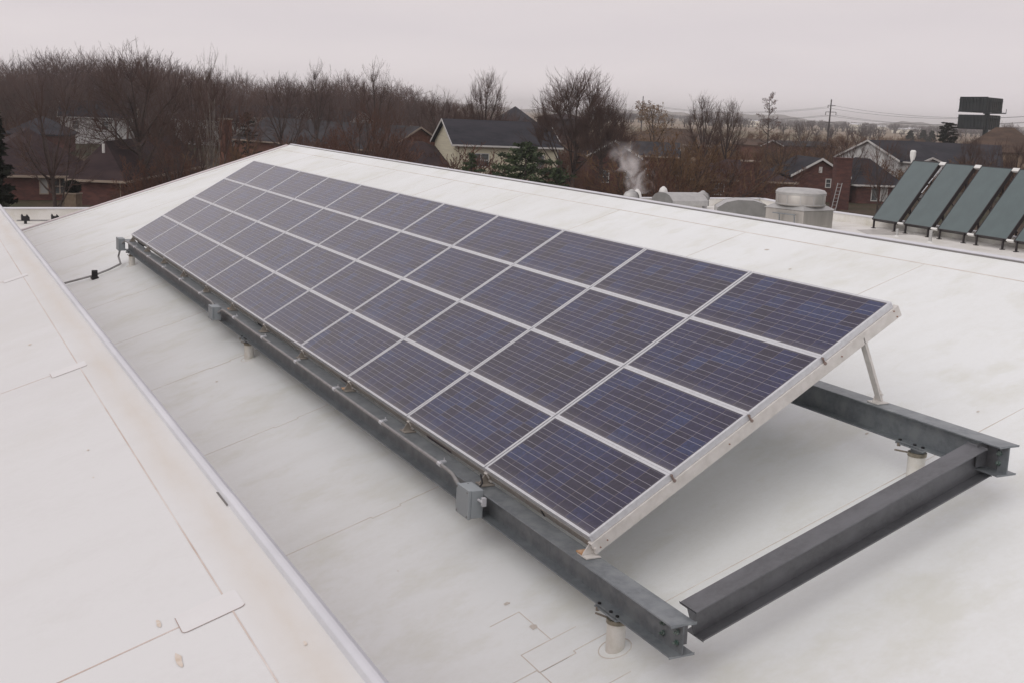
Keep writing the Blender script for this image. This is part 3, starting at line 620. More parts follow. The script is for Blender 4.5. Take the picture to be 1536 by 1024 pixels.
s.add([q(-.74,-.74,zt_-.118), q(.74,-.74,zt_-.118), q(.74,.74,zt_-.118), q(-.74,.74,zt_-.118), q(-.55,-.55,zt_-.0), q(.55,-.55,zt_-.0), q(.55,.55,zt_-.0), q(-.55,.55,zt_-.0)], [(3,2,1,0),(4,5,6,7),(0,1,5,4),(1,2,6,5),(2,3,7,6),(3,0,4,7)])
s.build('shoulder', M_gall, t)
ztop = atD(1199, 283, 36.6)[2]
s = MB(); s.lathe((fc[0], fc[1], 0), [(.70, zt_-.02), (.72, zt_), (.725, ztop-.14), (.72, ztop-.13)], 56); s.build('drum', M_steel, t, smooth=True)
for zz in (zt_+.03, ztop-.16):
    s = MB(); s.lathe((fc[0], fc[1], zz), [(.727, -.012), (.738, -.010), (.738, .010), (.727, .012)], 56); s.build('band', M_gall, t, smooth=True)
for k in range(5):
    aa = math.atan2(-rt[1], -rt[0])+(-1.1+.55*k); s = MB(); ca, sa = math.cos(aa), math.sin(aa)
    s.obox((fc[0]+ca*.724, fc[1]+sa*.724, 0), (ca, sa, 0), (-sa, ca, 0), (0,0,1), (0, -.012, zt_+.045), (.008, .012, ztop-.175)); s.build('seam', M_gall, t)
s = MB(); s.lathe((fc[0], fc[1], 0), [(.735, ztop-.135), (.74, ztop-.10), (.68, ztop-.03), (.55, ztop), (.2, ztop+.01), (.01, ztop+.01)], 56); s.build('drum_cap', M_gall, t, smooth=True)
s = MB()
for u in (-.1, .45): s.tube([q(u, -.72, zt_-.75-.25), q(u, -.80, zt_-.25), q(u, -.74, zt_-.25)], .018, 6)
s.tube([q(-.35, -.80, zt_-.25), q(.45, -.80, zt_-.25)], .018, 6); s.build('bracket', M_galv, t)
s = MB(); s.obox((fc[0], fc[1], 0), bx, by, (0,0,1), (-.35, -.705, zt_-.80), (.5, -.62, zt_-.752)); s.build('louvre_slot', M_black, t)
def hood(name, c, ang, Lx, W, H, label):
    """long air intake hood with a faceted curved top and its own kerb"""
    t = thing(name, (c[0], c[1], ZF), label, 'air vent'); ex = np.array([math.cos(ang), math.sin(ang), 0]); ey = np.array([-ex[1], ex[0], 0])
    prof = [(-W/2, .12), (-W/2, H*.55), (-W/2+W*.16, H*.86), (-W/2+W*.36, H), (W/2-W*.36, H), (W/2-W*.16, H*.86), (W/2, H*.55), (W/2, .12)]
    s = MB(); s.prism(prof, (c[0], c[1], ZF), ey, (0,0,1), ex, -Lx/2, Lx/2); s.build('hood', M_gall, t)
    for e in (-1, 1):
        s = MB(); s.prism([(u*1.01, v*1.01) for u, v in prof], (c[0], c[1], ZF), ey, (0,0,1), ex, e*Lx/2+.002*e, e*(Lx/2+.03)); s.build('end_panel', mat('zinc_panel', (.24, .24, .235), .65, .1, (.19, .19, .185), 4), t)
    s = MB(); s.obox((c[0], c[1], ZF), ex, ey, (0,0,1), (-Lx/2+.15, -W/2+.12, 0), (Lx/2-.15, W/2-.12, .118)); s.build('curb', M_low, t)
c = atZ(1113, 325, ZF+.1); hood('intake_hood', (c[0]+rt[0]*.6, c[1]+rt[1]*.6), math.atan2(rt[1], rt[0])+rad(8), 1.2, 1.72, .60, 'long grey faceted intake hood just left of the big drum fan')
c = atZ(1018, 309, ZF+.1); hood('intake_hood', (c[0]+rt[0]*.4, c[1]+rt[1]*.4), math.atan2(rx[1], rx[0])+rad(40), 1.45, 1.25, .52, 'pale hood with a bright flat top and grey end, small capped pipe behind it')
def mushroom(c, r, h, label):
    t = thing('vent_pipe', c, label, 'vent'); s = MB(); s.tube([(c[0], c[1], c[2]), (c[0], c[1], c[2]+h*.62)], r*.62, 20); s.build('pipe', M_gall, t, smooth=True)
    s = MB(); s.lathe((c[0], c[1], c[2]+h*.6), [(r, 0), (r*1.02, .03), (r*.75, h*.25), (r*.2, h*.38), (.01, h*.38)], 24); s.build('cap', M_pipew, t, smooth=True)
def base_at(px, py, d): p = atD(px, py, d); return p
p = base_at(995, 286, 44); mushroom((p[0], p[1], ZF), .16, p[2]+.16-ZF, 'small white capped vent pipe standing behind the pale hood')
p = base_at(956, 286, 40); mushroom((p[0], p[1], ZF), .15, p[2]+.06-ZF, 'capped vent pipe in the steam beside a ribbed ball vent')
def turbine(px, py, d, label):
    p = atD(px, py, d); t = thing('turbine_vent', (p[0], p[1], ZF), label, 'vent'); r = .25
    s = MB(); s.tube([(p[0], p[1], ZF), (p[0], p[1], p[2]-r*.5)], r*.7, 20); s.build('pipe', M_gall, t, smooth=True)
    s = MB(); n = 24
    for k in range(n):
        a = 2*math.pi*k/n; a2 = a+.35
        rows = [(r*.72, -r*.55), (r*.98, -.2*r), (r, .1*r), (r*.8, .5*r), (r*.3, .75*r)]
        V = [(p[0]+R*math.cos(a), p[1]+R*math.sin(a), p[2]+z) for R, z in rows]+[(p[0]+R*.93*math.cos(a2), p[1]+R*.93*math.sin(a2), p[2]+z) for R, z in rows]
        s.add(V, [(i, i+1, i+6, i+5) for i in range(4)])
    s.build('turbine_head', M_gall, t); s = MB(); s.lathe((p[0], p[1], p[2]+.74*r), [(r*.34, 0), (r*.25, .03), (.01, .04)], 16); s.build('cap', M_gall, t)
turbine(947, 295, 38, 'ribbed ball turbine vent half hidden by the ridge below the steam')
turbine(1054, 296, 42, 'ribbed ball turbine vent at the right end of the pale hood')
# small pipe stubs on the flat roof
for (px, py, lab) in [(1345, 355, 'short grey pipe stub standing in the dark puddle mark below the collectors'), (1395, 364, 'taller grey pipe stub nearer the ridge below the second collector')]:
    c = atZ(px, py, ZF); t = thing('pipe_stub', c, lab, 'pipe'); h = .22 if px < 1370 else .33
    s = MB(); s.tube([(c[0], c[1], ZF), (c[0], c[1], ZF+h)], .045, 14); s.build('pipe', M_gall, t, smooth=True); s = MB(); s.lathe((c[0], c[1], ZF), [(.09, 0), (.05, .03)], 14); s.build('boot', M_pipew, t)
# dark ponded patch on the flat roof
pp = [atZ(*q, ZF+.004) for q in [(1284, 345), (1320, 344), (1345, 347), (1376, 352), (1340, 353), (1300, 351)]]
s = MB(); s.add(pp, [tuple(range(6))]); s.build('damp_stain', mat('damp', (.42, .40, .37), .4, 0, (.5, .48, .45), 6), B)

# ------------------------------------------------------------------ steam
def steam():
    m = bpy.data.materials.new('steam'); m.use_nodes = True; nt = m.node_tree; nt.nodes.remove(nt.nodes['Principled BSDF'])
    o = nt.nodes['Material Output']; v = nd(nt, 'ShaderNodeVolumePrincipled'); v.inputs['Color'].default_value = (.97, .95, .96, 1)
    g = nd(nt, 'ShaderNodeTexCoord'); n = nd(nt, 'ShaderNodeTexNoise'); n.inputs['Scale'].default_value = 2.0; n.inputs['Detail'].default_value = 7; n.inputs['Roughness'].default_value = .6; n.inputs['Distortion'].default_value = .9; nt.links.new(g.outputs['Object'], n.inputs['Vector'])
    sp = nd(nt, 'ShaderNodeSeparateXYZ'); nt.links.new(g.outputs['Object'], sp.inputs[0])
    # distance from a leaning axis, widening upwards, in metres
    z = sp.outputs[2]
    ax = math_n(nt, 'MULTIPLY', z, -.34*rx[0]); ay = math_n(nt, 'MULTIPLY', z, -.34*rx[1])
    dx = math_n(nt, 'SUBTRACT', sp.outputs[0], ax); dy = math_n(nt, 'SUBTRACT', sp.outputs[1], ay)
    r = math_n(nt, 'SQRT', math_n(nt, 'ADD', math_n(nt, 'MULTIPLY', dx, dx), math_n(nt, 'MULTIPLY', dy, dy)))
    R = math_n(nt, 'ADD', math_n(nt, 'MULTIPLY', z, .22), .40)
    edge = math_n(nt, 'SUBTRACT', 1.0, math_n(nt, 'DIVIDE', r, R))
    top = math_n(nt, 'SUBTRACT', 1.0, math_n(nt, 'DIVIDE', z, 1.7))
    d = math_n(nt, 'MULTIPLY', math_n(nt, 'MAXIMUM', math_n(nt, 'ADD', edge, math_n(nt, 'MULTIPLY', math_n(nt, 'SUBTRACT', n.outputs['Fac'], .55), 3.8)), 0.), math_n(nt, 'MAXIMUM', top, 0.))
    dens = math_n(nt, 'MULTIPLY', d, 2.7)
    nt.links.new(dens, v.inputs['Density']); nt.links.new(v.outputs[0], o.inputs['Volume'])
    c = atD(958, 291, 40); me = MB(); me.lathe((0, 0, 0), [(.75, 0), (1.1, .9), (1.4, 1.95)], 20)
    ob = me.build('steam', m, None, org=(0,0,0)); ob.location = tuple(c); ob.data.transform(Matrix.Identity(4))
    for vv in ob.data.vertices: vv.co.x += -.34*rx[0]*vv.co.z; vv.co.y += -.34*rx[1]*vv.co.z
    tag(ob, 'thin white steam drifting up from the vents behind the ridge', 'steam', kind='stuff')
steam()
#PART2
# ------------------------------------------------------------------ houses
def brick_mat(name, c1, c2, c3):
    m = mat(name, c1, .9, 0, c2, 3, 0, (1, 1, 3), 6, col3=c3, scale3=1.1); return m
M_brick = brick_mat('red_brick', (.098, .040, .033), (.066, .030, .027), (.12, .05, .04))
M_brick2 = brick_mat('orange_brick', (.19, .085, .05), (.12, .055, .04), (.15, .06, .045))
M_cream = mat('cream_siding', (.64, .60, .45), .7, 0, (.54, .50, .385), 1.5, 0, (.3, .3, 6))
M_white = mat('white_siding', (.62, .62, .61), .7, 0, (.54, .54, .54), 1.2, 0, (.3, .3, 5))
M_tan = mat('tan_brick', (.30, .22, .15), .9, 0, (.22, .155, .11), 1.5)
M_rdark = mat('dark_shingle', (.040, .040, .048), .9, 0, (.028, .028, .034), 3, 0, (.5, .5, 2), 6, spec=.12, col3=(.046, .044, .052), scale3=.5)
M_rplum = mat('plum_shingle', (.046, .031, .033), .9, 0, (.034, .024, .026), 3, 0, (.5, .5, 2), 6, spec=.12, col3=(.056, .038, .038), scale3=.5)
M_rgrey = mat('grey_shingle', (.046, .044, .048), .9, 0, (.036, .034, .038), 3, 0, (.5, .5, 2), 6, spec=.12, col3=(.055, .052, .056), scale3=.5)
M_rbrown = mat('brown_shingle', (.09, .062, .048), .9, 0, (.065, .046, .038), 3, 0, (.5, .5, 2), 6, spec=.12, col3=(.11, .075, .058), scale3=.5)
M_trimw = mat('white_trim', (.55, .54, .52), .6)
M_trimt = mat('tan_trim', (.30, .24, .19), .7)
M_glass = mat('window_glass', (.03, .035, .04), .15, 0, (.16, .17, .17), .8)
M_curt = mat('curtain', (.30, .30, .29), .8)

class House:
    def __init__(s, A, zE, label):
        p = atZ(*A, zE); s.e = thing('house', (p[0], p[1], GZ), label, 'house')
    def vol(s, A, B, zE, depth, rise, kind='gable', wall=M_brick, roof=M_rdark, trim=M_trimw, zG=GZ, off=0., oh=.45, swing=0.):
        a = atZ(*A, zE); b = atZ(*B, zE); d = b-a; Ld = np.linalg.norm(d[:2]); ex = d/Ld; ex[2] = 0
        if swing:
            c_, s_ = math.cos(rad(swing)), math.sin(rad(swing)); ex = np.array([ex[0]*c_-ex[1]*s_, ex[0]*s_+ex[1]*c_, 0])
        ey = np.array([-ex[1], ex[0], 0]); o = a+ey*off; s.fr = (o, ex, ey, Ld, depth, zE)
        g = lambda u, v, z: o+ex*u+ey*v+np.array([0,0,z-zE])
        P = s.e
        m = MB()
        if kind == 'gable':      # ridge parallel to the front eave
            m.add([g(0,0,zG), g(Ld,0,zG), g(Ld,depth,zG), g(0,depth,zG), g(0,0,zE), g(Ld,0,zE), g(Ld,depth,zE), g(0,depth,zE), g(0,depth/2,zE+rise), g(Ld,depth/2,zE+rise)],
                  [(0,1,5,4), (2,3,7,6), (1,2,6,9,5), (3,0,4,8,7), (4,5,9,8), (6,7,8,9)])
            m.build('wall', wall, P)
            sl = rise/(depth/2)
            r = MB(); t_ = .16
            for v0, v1 in ((-oh, depth/2), (depth+oh, depth/2)):
                z0 = zE-oh*sl+.03; z1 = zE+rise+.03
                r.hexa([g(-oh,v0,z0), g(Ld+oh,v0,z0), g(Ld+oh,v1,z1), g(-oh,v1,z1), g(-oh,v0,z0+t_), g(Ld+oh,v0,z0+t_), g(Ld+oh,v1,z1+t_), g(-oh,v1,z1+t_)] if v0 < 0 else
                       [g(Ld+oh,v0,z0), g(-oh,v0,z0), g(-oh,v1,z1), g(Ld+oh,v1,z1), g(Ld+oh,v0,z0+t_), g(-oh,v0,z0+t_), g(-oh,v1,z1+t_), g(Ld+oh,v1,z1+t_)])
            ro = r.build('roof', roof, P)
            f = MB(); z0 = zE-oh*sl; f.hexa([g(-oh,-oh-.12,z0), g(Ld+oh,-oh-.12,z0), g(Ld+oh,-oh-.003,z0), g(-oh,-oh-.003,z0), g(-oh,-oh-.12,z0+.19), g(Ld+oh,-oh-.12,z0+.19), g(Ld+oh,-oh-.003,z0+.19), g(-oh,-oh-.003,z0+.19)]); f.build('gutter', trim, P)
            for u in (-oh-.05, Ld+oh+.002):
                f = MB()
                for v0 in (-oh, depth+oh):
                    z0 = zE-oh*sl; z1 = zE+rise
                    q = [g(u,v0,z0-.05), g(u+.048,v0,z0-.05), g(u+.048,depth/2,z1-.05), g(u,depth/2,z1-.05), g(u,v0,z0+.20), g(u+.048,v0,z0+.20), g(u+.048,depth/2,z1+.2), g(u,depth/2,z1+.2)]
                    f.hexa(q)
                f.build('rake_board', trim, P)
        elif kind == 'front':    # gable faces the viewer: ridge runs away
            m.add([g(0,0,zG), g(Ld,0,zG), g(Ld,depth,zG), g(0,depth,zG), g(0,0,zE), g(Ld,0,zE), g(Ld,depth,zE), g(0,depth,zE), g(Ld/2,0,zE+rise), g(Ld/2,depth,zE+rise)],
                  [(0,1,5,8,4), (2,3,7,9,6), (1,2,6,5), (3,0,4,7)])
            m.build('wall', wall, P); sl = rise/(Ld/2); r = MB(); t_ = .16
            for u0 in (-oh, Ld+oh):
                z0 = zE-oh*sl+.03; z1 = zE+rise+.03; q = [g(u0,-oh,z0), g(Ld/2,-oh,z1), g(Ld/2,depth,z1), g(u0,depth,z0)]
                if u0 > 0: q = [q[1], q[0], q[3], q[2]]
                r.hexa(q+[p+np.array([0,0,t_]) for p in q])
            r.build('roof', roof, P)
            f = MB()
            for u0 in (-oh, Ld+oh):
                z0 = zE-oh*sl; z1 = zE+rise
                q = [g(u0,-oh-.05,z0-.05), g(Ld/2,-oh-.05,z1-.05), g(Ld/2,-oh-.002,z1-.05), g(u0,-oh-.002,z0-.05)]
                if u0 > 0: q = [q[1], q[0], q[3], q[2]]
                f.hexa(q+[p+np.array([0,0,.27]) for p in q])
            f.build('rake_board', trim, P)
        else:                    # hip
            m.add([g(0,0,zG), g(Ld,0,zG), g(Ld,depth,zG), g(0,depth,zG), g(0,0,zE), g(Ld,0,zE), g(Ld,depth,zE), g(0,depth,zE)], [(0,1,5,4), (1,2,6,5), (2,3,7,6), (3,0,4,7)])
            m.build('wall', wall, P); hd = min(depth, Ld)/2; r = MB(); k = oh; rr = rise*(1+k/hd)
            e = [g(-k,-k,zE), g(Ld+k,-k,zE), g(Ld+k,depth+k,zE), g(-k,depth+k,zE)]
            if Ld >= depth: rd = [g(hd,depth/2,zE+rr), g(Ld-hd+.01,depth/2,zE+rr)]
            else: rd = [g(Ld/2,hd,zE+rr), g(Ld/2,depth-hd,zE+rr)]
            fs = [(3,2,1,0), (0,1,5,4), (1,2,5), (2,3,4,5), (3,0,4)] if Ld >= depth else [(3,2,1,0), (0,1,4), (1,2,5,4), (2,3,5), (3,0,4,5)]
            r.add(e+rd, fs); r.build('roof', roof, P)
            f = MB()
            for (p, q, n_) in ((g(-k,-k,0), g(Ld+k,-k,0), -ey), (g(Ld+k,-k,0), g(Ld+k,depth+k,0), ex), (g(-k,-k,0), g(-k,depth+k,0), -ex)):
                w = q-p; w /= np.linalg.norm(w); ln = np.linalg.norm(q-p); f.obox((p[0], p[1], 0), w, n_, (0,0,1), (-.0, .003, zE-.19), (ln, .12, zE+.01))
            f.build('gutter', trim, P)
        return s
    def window(s, u, z, w, h, n=1, face='front', trim=M_trimw, glass=M_glass, sash=True):
        o, ex, ey, Ld, depth, zE = s.fr
        if face == 'left': ax, nn, base = ey, -ex, o
        elif face == 'right': ax, nn, base = ey, ex, o+ex*Ld
        else: ax, nn, base = ex, -ey, o
        b = np.array([base[0], base[1], 0])+ax*u; m = MB(); t = .09
        m.obox(b, ax, nn, (0,0,1), (0, .005, z-t), (w, .06, z)); m.obox(b, ax, nn, (0,0,1), (0, .005, z+h), (w, .06, z+h+t))
        for k in range(n+1): x = (w-t)*k/n; m.obox(b, ax, nn, (0,0,1), (x, .005, z+.001), (x+t, .06, z+h-.001))
        if sash:
            for k in range(n): m.obox(b, ax, nn, (0,0,1), ((w-t)*k/n+t+.001, .02, z+h/2-.03), ((w-t)*(k+1)/n-.001, .055, z+h/2+.03))
        f = m.build('window', trim, s.e); m = MB(); m.obox(b, ax, nn, (0,0,1), (t/2, .002, z-.01), (w-t/2, .018, z+h+.01)); sub(f, m.build('pane', glass, s.e)); return s
    def chimney(s, px, pyt, d, w, wd, cap=True, m=M_brick, zb=GZ):
        p = atD(px, pyt, d); o, ex, ey, *_ = s.fr; b = MB(); b.obox((p[0], p[1], 0), ex, ey, (0,0,1), (-w/2, -wd/2, zb), (w/2, wd/2, p[2]-.15)); c = b.build('chimney', m, s.e)
        b = MB(); b.obox((p[0], p[1], 0), ex, ey, (0,0,1), (-w/2-.08, -wd/2-.08, p[2]-.148), (w/2+.08, wd/2+.08, p[2])); sub(c, b.build('chimney_cap', m if not cap else M_trimt, s.e)); return s
    def pipe(s, px, py, d, m=M_trimw):
        p = atD(px, py, d); b = MB(); b.tube([(p[0], p[1], p[2]-.7), (p[0], p[1], p[2])], .11, 8); b.build('roof_vent', m, s.e); return s
    def spout(s, u, m=M_trimt):
        o, ex, ey, Ld, depth, zE = s.fr; b = MB(); b.obox((o[0], o[1], 0), ex, -ey, (0,0,1), (u, .004, GZ), (u+.09, .08, zE-.05)); b.build('downspout', m, s.e); return s

h = House((0, 263), -4.85, 'red brick ranch house with plum hipped roof, at the far left below the white roof')
h.vol((-60, 261.5), (156, 264.5), -4.85, 15, 3.5, 'hip', M_brick, M_rplum, M_trimt)
o, ex, ey, Ld, dp, zE = h.fr
uw = np.dot(atZ(58, 263, -4.85)-o, ex); h.window(uw, -6.4, .75, 1.25, 1, sash=False, trim=M_trimt, glass=M_curt); h.window(uw+1.0, -6.4, 1.35, 1.25, 2, sash=True, trim=M_trimt)
h.vol((110, 268.5), (184, 271.5), -4.85, 27, 2.6, 'hip', M_brick, M_rplum, M_trimt); h.spout(h.fr[3]-.25)
h.pipe(155, 216, 99)
h = House((88, 172), -2.2, 'pale sided house with dark roof behind the plum roofed brick ranch')
h.vol((90, 174), (198, 178), -2.2, 9, 2.6, 'gable', M_white, M_rdark, M_trimw); h.window(2, -4.4, 1.2, 1.4); h.window(7, -4.4, 1.2, 1.4)
h.vol((8, 200), (98, 203), -4.2, 14, 2.2, 'hip', M_brick, M_rdark, M_rdark)
h = House((268, 182), -2.2, 'white sided house half hidden by twigs, left of the orange brick chimney')
h.vol((262, 178), (345, 183), -2.2, 9, 2.6, 'gable', M_white, M_rgrey, M_trimw, swing=14); h.window(2, -4.4, 1.2, 1.4)
h = House((345, 211), -3.6, 'long grey roofed house with an orange brick chimney at its left gable')
h.vol((352, 208), (520, 226), -3.6, 12, 3.0, 'gable', M_brick2, M_rgrey, M_trimt, swing=10); h.chimney(338, 178, 152, 1.25, 1.0, m=M_brick2)
h.vol((384, 211), (436, 213.5), -3.7, 6, 1.15, 'front', M_brick2, M_rgrey, M_trimt)
h.window(h.fr[3]/2-.5, -6.2, 1.0, 1.4)
h = House((458, 181), -1.5, 'small pale house with grey roof far back beneath the bare woods')
h.vol((456, 181), (522, 184.5), -1.5, 8, 1.9, 'gable', M_white, M_rgrey, M_trimw); h.window(2.2, -3.3, 1.5, 1.2, 2)
h = House((345, 178), -1.2, 'low pale house with dark garage openings between two dark roofs')
h.vol((362, 175), (440, 179), -1.2, 8, 2.0, 'gable', M_white, M_rdark, M_trimw)
h = House((683, 216), -1.7, 'cream sided two storey house with dark roof, white gable edge and twin window')
h.vol((683, 216.5), (843, 222.5), -1.7, 10.5, 2.5, 'gable', M_cream, M_rdark, M_trimw, swing=8)
h.window(2.0, -4.05, 1.95, 1.35, 2); h.window(h.fr[3]-2.6, -4.05, 1.0, 1.35); h.spout(.1, M_cream); h.spout(h.fr[3]-.1, M_trimw); h.pipe(763, 202, 139)
h.vol((520, 242), (680, 251), -4.4, 11, 2.4, 'hip', M_cream, M_rplum, M_trimw, off=-1.0)
h = House((742, 184), -1.8, 'dark steep roofed house rising behind the cream house ridge')
h.vol((752, 181), (802, 183), -.9, 9, 3.5, 'hip', M_rdark, M_rdark, M_rdark); h.vol((806, 176), (842, 178), .2, 9, 1.2, 'hip', M_rplum, M_rplum, M_rplum)
h.vol((727, 187), (746, 187.5), -1.7, 5, 1.1, 'front', M_tan, M_rbrown, M_trimt)
h = House((880, 240), -2.8, 'brick house with pale gable edges under the big round bare tree')
h.vol((884, 233), (958, 236), -2.6, 12, 1.7, 'front', M_brick, M_rplum, M_trimw); h.window(1.5, -5.7, 1, 1.3); h.window(4.2, -5.7, 1, 1.3)
h.vol((950, 233), (1015, 236), -2.7, 8, 1.5, 'gable', M_brick, M_rgrey, M_trimt); h.window(1.5, -5.7, 1, 1.3)
h = House((930, 214), -3.6, 'brown roofed house with a small dark gable, beyond the orange brush')
h.vol((925, 212), (1062, 219), -3.6, 13, 3.0, 'hip', M_tan, M_rbrown, M_trimt); h.vol((955, 207), (998, 209), -3.0, 6, 1.8, 'front', M_tan, M_rplum, M_trimt)
h = House((1030, 268), -4.4, 'long low red brick house behind the brown bushes, with a broad brick chimney')
h.vol((1030, 267), (1190, 274), -4.4, 10, 1.9, 'hip', M_brick, M_rplum, M_trimt); h.window(3, -6.1, 1.3, 1.2, 2); h.chimney(1126, 241, 128, 1.75, 1.2, m=M_brick)
h = House((1165, 219), -3.6, 'small brown roofed house with one white gable edge, left of the pole')
h.vol((1140, 219), (1172, 219.5), -3.6, 8, 1.2, 'front', M_brick2, M_rbrown, M_trimw); h.vol((1175, 219), (1250, 221), -3.8, 8, 1.0, 'gable', M_brick2, M_rgrey, M_rgrey)
h = House((1186, 263), -4.2, 'red brick house with white gable edges, wide chimney and ladder behind the drum fan')
h.vol((1286, 277), (1352, 279), -4.75, 9.5, 2.6, 'hip', M_brick, M_rdark, M_trimw); h.spout(.1, M_brick); h.window(1.9, -6.6, .9, 1.5, 1, sash=False); h.window(3.1, -6.6, .95, 1.55, 1, glass=M_curt)
h.vol((1190, 262), (1270, 265), -3.85, 9, 1.85, 'front', M_brick, M_rdark, M_trimw); h.window(4.0, -5.2, .7, .9)
o, ex, ey, Ld, dp, zE = h.fr
m = MB(); pp_ = o+ex*(Ld/2-.2); m.obox((pp_[0], pp_[1], 0), ex, -ey, (0,0,1), (0, .004, zE+.3), (.4, .05, zE+1.0)); m.build('gable_vent', M_trimw, h.e)
h.chimney(1265, 237, 137.5, 1.75, 1.1, cap=False)
t = thing('ladder', atZ(1252, 303, GZ), 'grey metal ladder leaning on the red brick house wall beside its chimney', 'ladder')
lt = atD(1260, 275, 136.4); lb = atD(1251, 302, 135.2); lb[2] = GZ+.02; wv = np.array([ex[0], ex[1], 0])*.24
m = MB(); [m.tube([lb+k*wv, lt+k*wv], .045, 6) for k in (-1, 1)]; [m.tube([lb+(lt-lb)*q_-wv, lb+(lt-lb)*q_+wv], .03, 5) for q_ in np.linspace(.06, .96, 8)]; m.build('frame', mat('ladder_metal', (.30, .30, .30), .5, .2), t)
h = House((1256, 233), -2.0, 'white sided house with broad pale gable behind the ladder house')
h.vol((1257, 235), (1348, 241), -2.2, 12, 2.3, 'front', M_white, M_rdark, M_trimw); h.vol((1349, 243), (1378, 245), -2.4, 5, .6, 'gable', M_white, M_rdark, M_trimw)
h = House((1346, 243), -3.6, 'long blue grey roof stretching behind the top edge of the collectors')
h.vol((1340, 241), (1500, 249), -3.6, 12, 3.1, 'gable', M_white, M_rdark, M_rgrey)
h = House((1452, 226), -2.0, 'tan brick building with a tall brown pyramid roof in front of the billboard')
h.vol((1443, 225.5), (1566, 231.5), -2.0, 11.5, 4.3, 'hip', M_tan, M_rbrown, M_rbrown, oh=.6)
h.vol((1478, 193), (1503, 194), 1.9, 3, .1, 'hip', M_rbrown, M_rbrown, M_rbrown, zG=1.5)
for (px, py, d, w, hh, lab) in [(1283, 189, 1500, 14, 7, 'bright cream block on the far plain right of the pole'), (1305, 189, 1700, 10, 5, 'small white shed far away among the fields'), (1350, 192.5, 1400, 16, 4, 'long white roofed shed in the far fields'), (1372, 196, 1300, 12, 5, 'pinkish white farm building beside small dark evergreens'), (1323, 188.5, 1900, 12, 5, 'tiny pale building on the horizon between the sheds'), (1131, 182, 1500, 16, 6, 'white shed seen far off behind the narrow rusty tree')]:
    p = atD(px, py, d); t = thing('shed', (p[0], p[1], GZ), lab, 'shed')
    a, b = atD(px-w/d*0-0, py, d), None; exx = np.array([rx[0], rx[1], 0]); eyy = np.array([-exx[1], exx[0], 0])
    m = MB(); m.obox((p[0], p[1], GZ), exx, eyy, (0,0,1), (-w/2, 0, 0), (w/2, 10, hh)); m.build('wall', mat('shed_wall', (.8, .76, .66), .7), t)
    m = MB(); m.prism([(-.4, hh+.01), (5, hh+1.6), (10.4, hh+.01)], (p[0], p[1], GZ), eyy, (0,0,1), exx, -w/2-.3, w/2+.3); m.build('roof', mat('shed_roof', (.62, .62, .64), .6), t)

# ------------------------------------------------------------------ billboard, power poles
M_bb = mat('billboard_back', (.026, .034, .036), .8, 0, (.018, .024, .026), .6)
M_bb2 = mat('billboard_side', (.055, .058, .054), .8, 0, (.04, .042, .04), .6)
D_BB = 285
t = thing('billboard', (*atD(1478, 200, D_BB)[:2], GZ), 'dark two level V shaped billboard seen from behind above the brown pyramid roof', 'billboard')
pc = atD(1480, 180, D_BB-1); m = MB(); m.tube([(pc[0], pc[1], GZ), (pc[0], pc[1], atD(1480, 150, D_BB)[2])], .55, 12); m.build('pole', M_bb, t)
for (xl, xm, xr, ytl, ytm, ytr, ybl, ybm, ybr) in [(1441, 1481, 1504, 145.5, 147.5, 148.5, 166, 169, 169.5), (1438.5, 1477, 1500, 172, 173.5, 174, 193, 195, 195)]:
    for (xa, xb, ya, yb, za, zb_, m_, da, db) in ((xl, xm, ytl, ytm, ybl, ybm, M_bb, D_BB+6, D_BB-2.5), (xm+.4, xr, ytm, ytr, ybm, ybr, M_bb2, D_BB-2.5, D_BB+7)):
        a, b = atD(xa, ya, da), atD(xb, yb, db); c, d = atD(xa, za, da), atD(xb, zb_, db)
        zt1 = max(a[2], b[2]); zb1 = min(c[2], d[2]); w = b-a; w[2] = 0; ln = np.linalg.norm(w); w /= ln; nn = np.array([w[1], -w[0], 0])
        m = MB(); m.obox((a[0], a[1], 0), w, -nn, (0,0,1), (0, 0, zb1), (ln, .25, zt1)); f = m.build('board', m_, t)
        m = MB()
        for k in range(9): m.obox((a[0], a[1], 0), w, nn, (0,0,1), (ln*k/8-.05*(k > 0), .002, zb1+.05), (ln*k/8+.08, .12, zt1-.05))
        m.obox((a[0], a[1], 0), w, nn, (0,0,1), (0, .122, zb1+.25), (ln, .22, zb1+.45)); m.obox((a[0], a[1], 0), w, nn, (0,0,1), (0, .122, zt1-.8), (ln, .22, zt1-.6)); sub(f, m.build('bracing', M_bb, t))
a, b = atD(1475, 170.5, D_BB-3), atD(1509, 170.5, D_BB-1); m = MB(); m.tube([a, b], .14, 6); m.tube([b, b+(0, 0, .9)], .06, 5); m.build('catwalk', M_bb, t)
a, b = atD(1437, 167.5, D_BB), atD(1478, 169.5, D_BB-3); m = MB(); m.tube([a, b], .10, 6); m.build('catwalk', M_bb, t)
M_pole = mat('pole_wood', (.05, .042, .042), .9)
def pole(px, pyt, d, arms, lab, lean=0.):
    tp = atD(px, pyt, d); t = thing('utility_pole', (tp[0], tp[1], GZ), lab, 'utility pole')
    m = MB(); m.tube([(tp[0]-.2, tp[1], GZ), tuple(tp)], [.30, .17], 8); m.build('pole', M_pole, t)
    ends = []
    for (dy, wl, wr, dl, dr) in arms:
        z = tp[2]-dy; c = np.array([tp[0], tp[1], z]); m = MB()
        m.obox(c, rx, rt, (0,0,1), (-wl, -.08, -.08), (wr, .08, .08)); m.tube([c-rx*wl, c-rx*wl-(0, 0, dl)], .10, 5); m.tube([c+rx*wr, c+rx*wr-(0, 0, dr)], .10, 5); m.build('crossarm', M_pole, t); ends += [c-rx*wl-(0, 0, dl), c+rx*wr-(0, 0, dr)]
    return ends
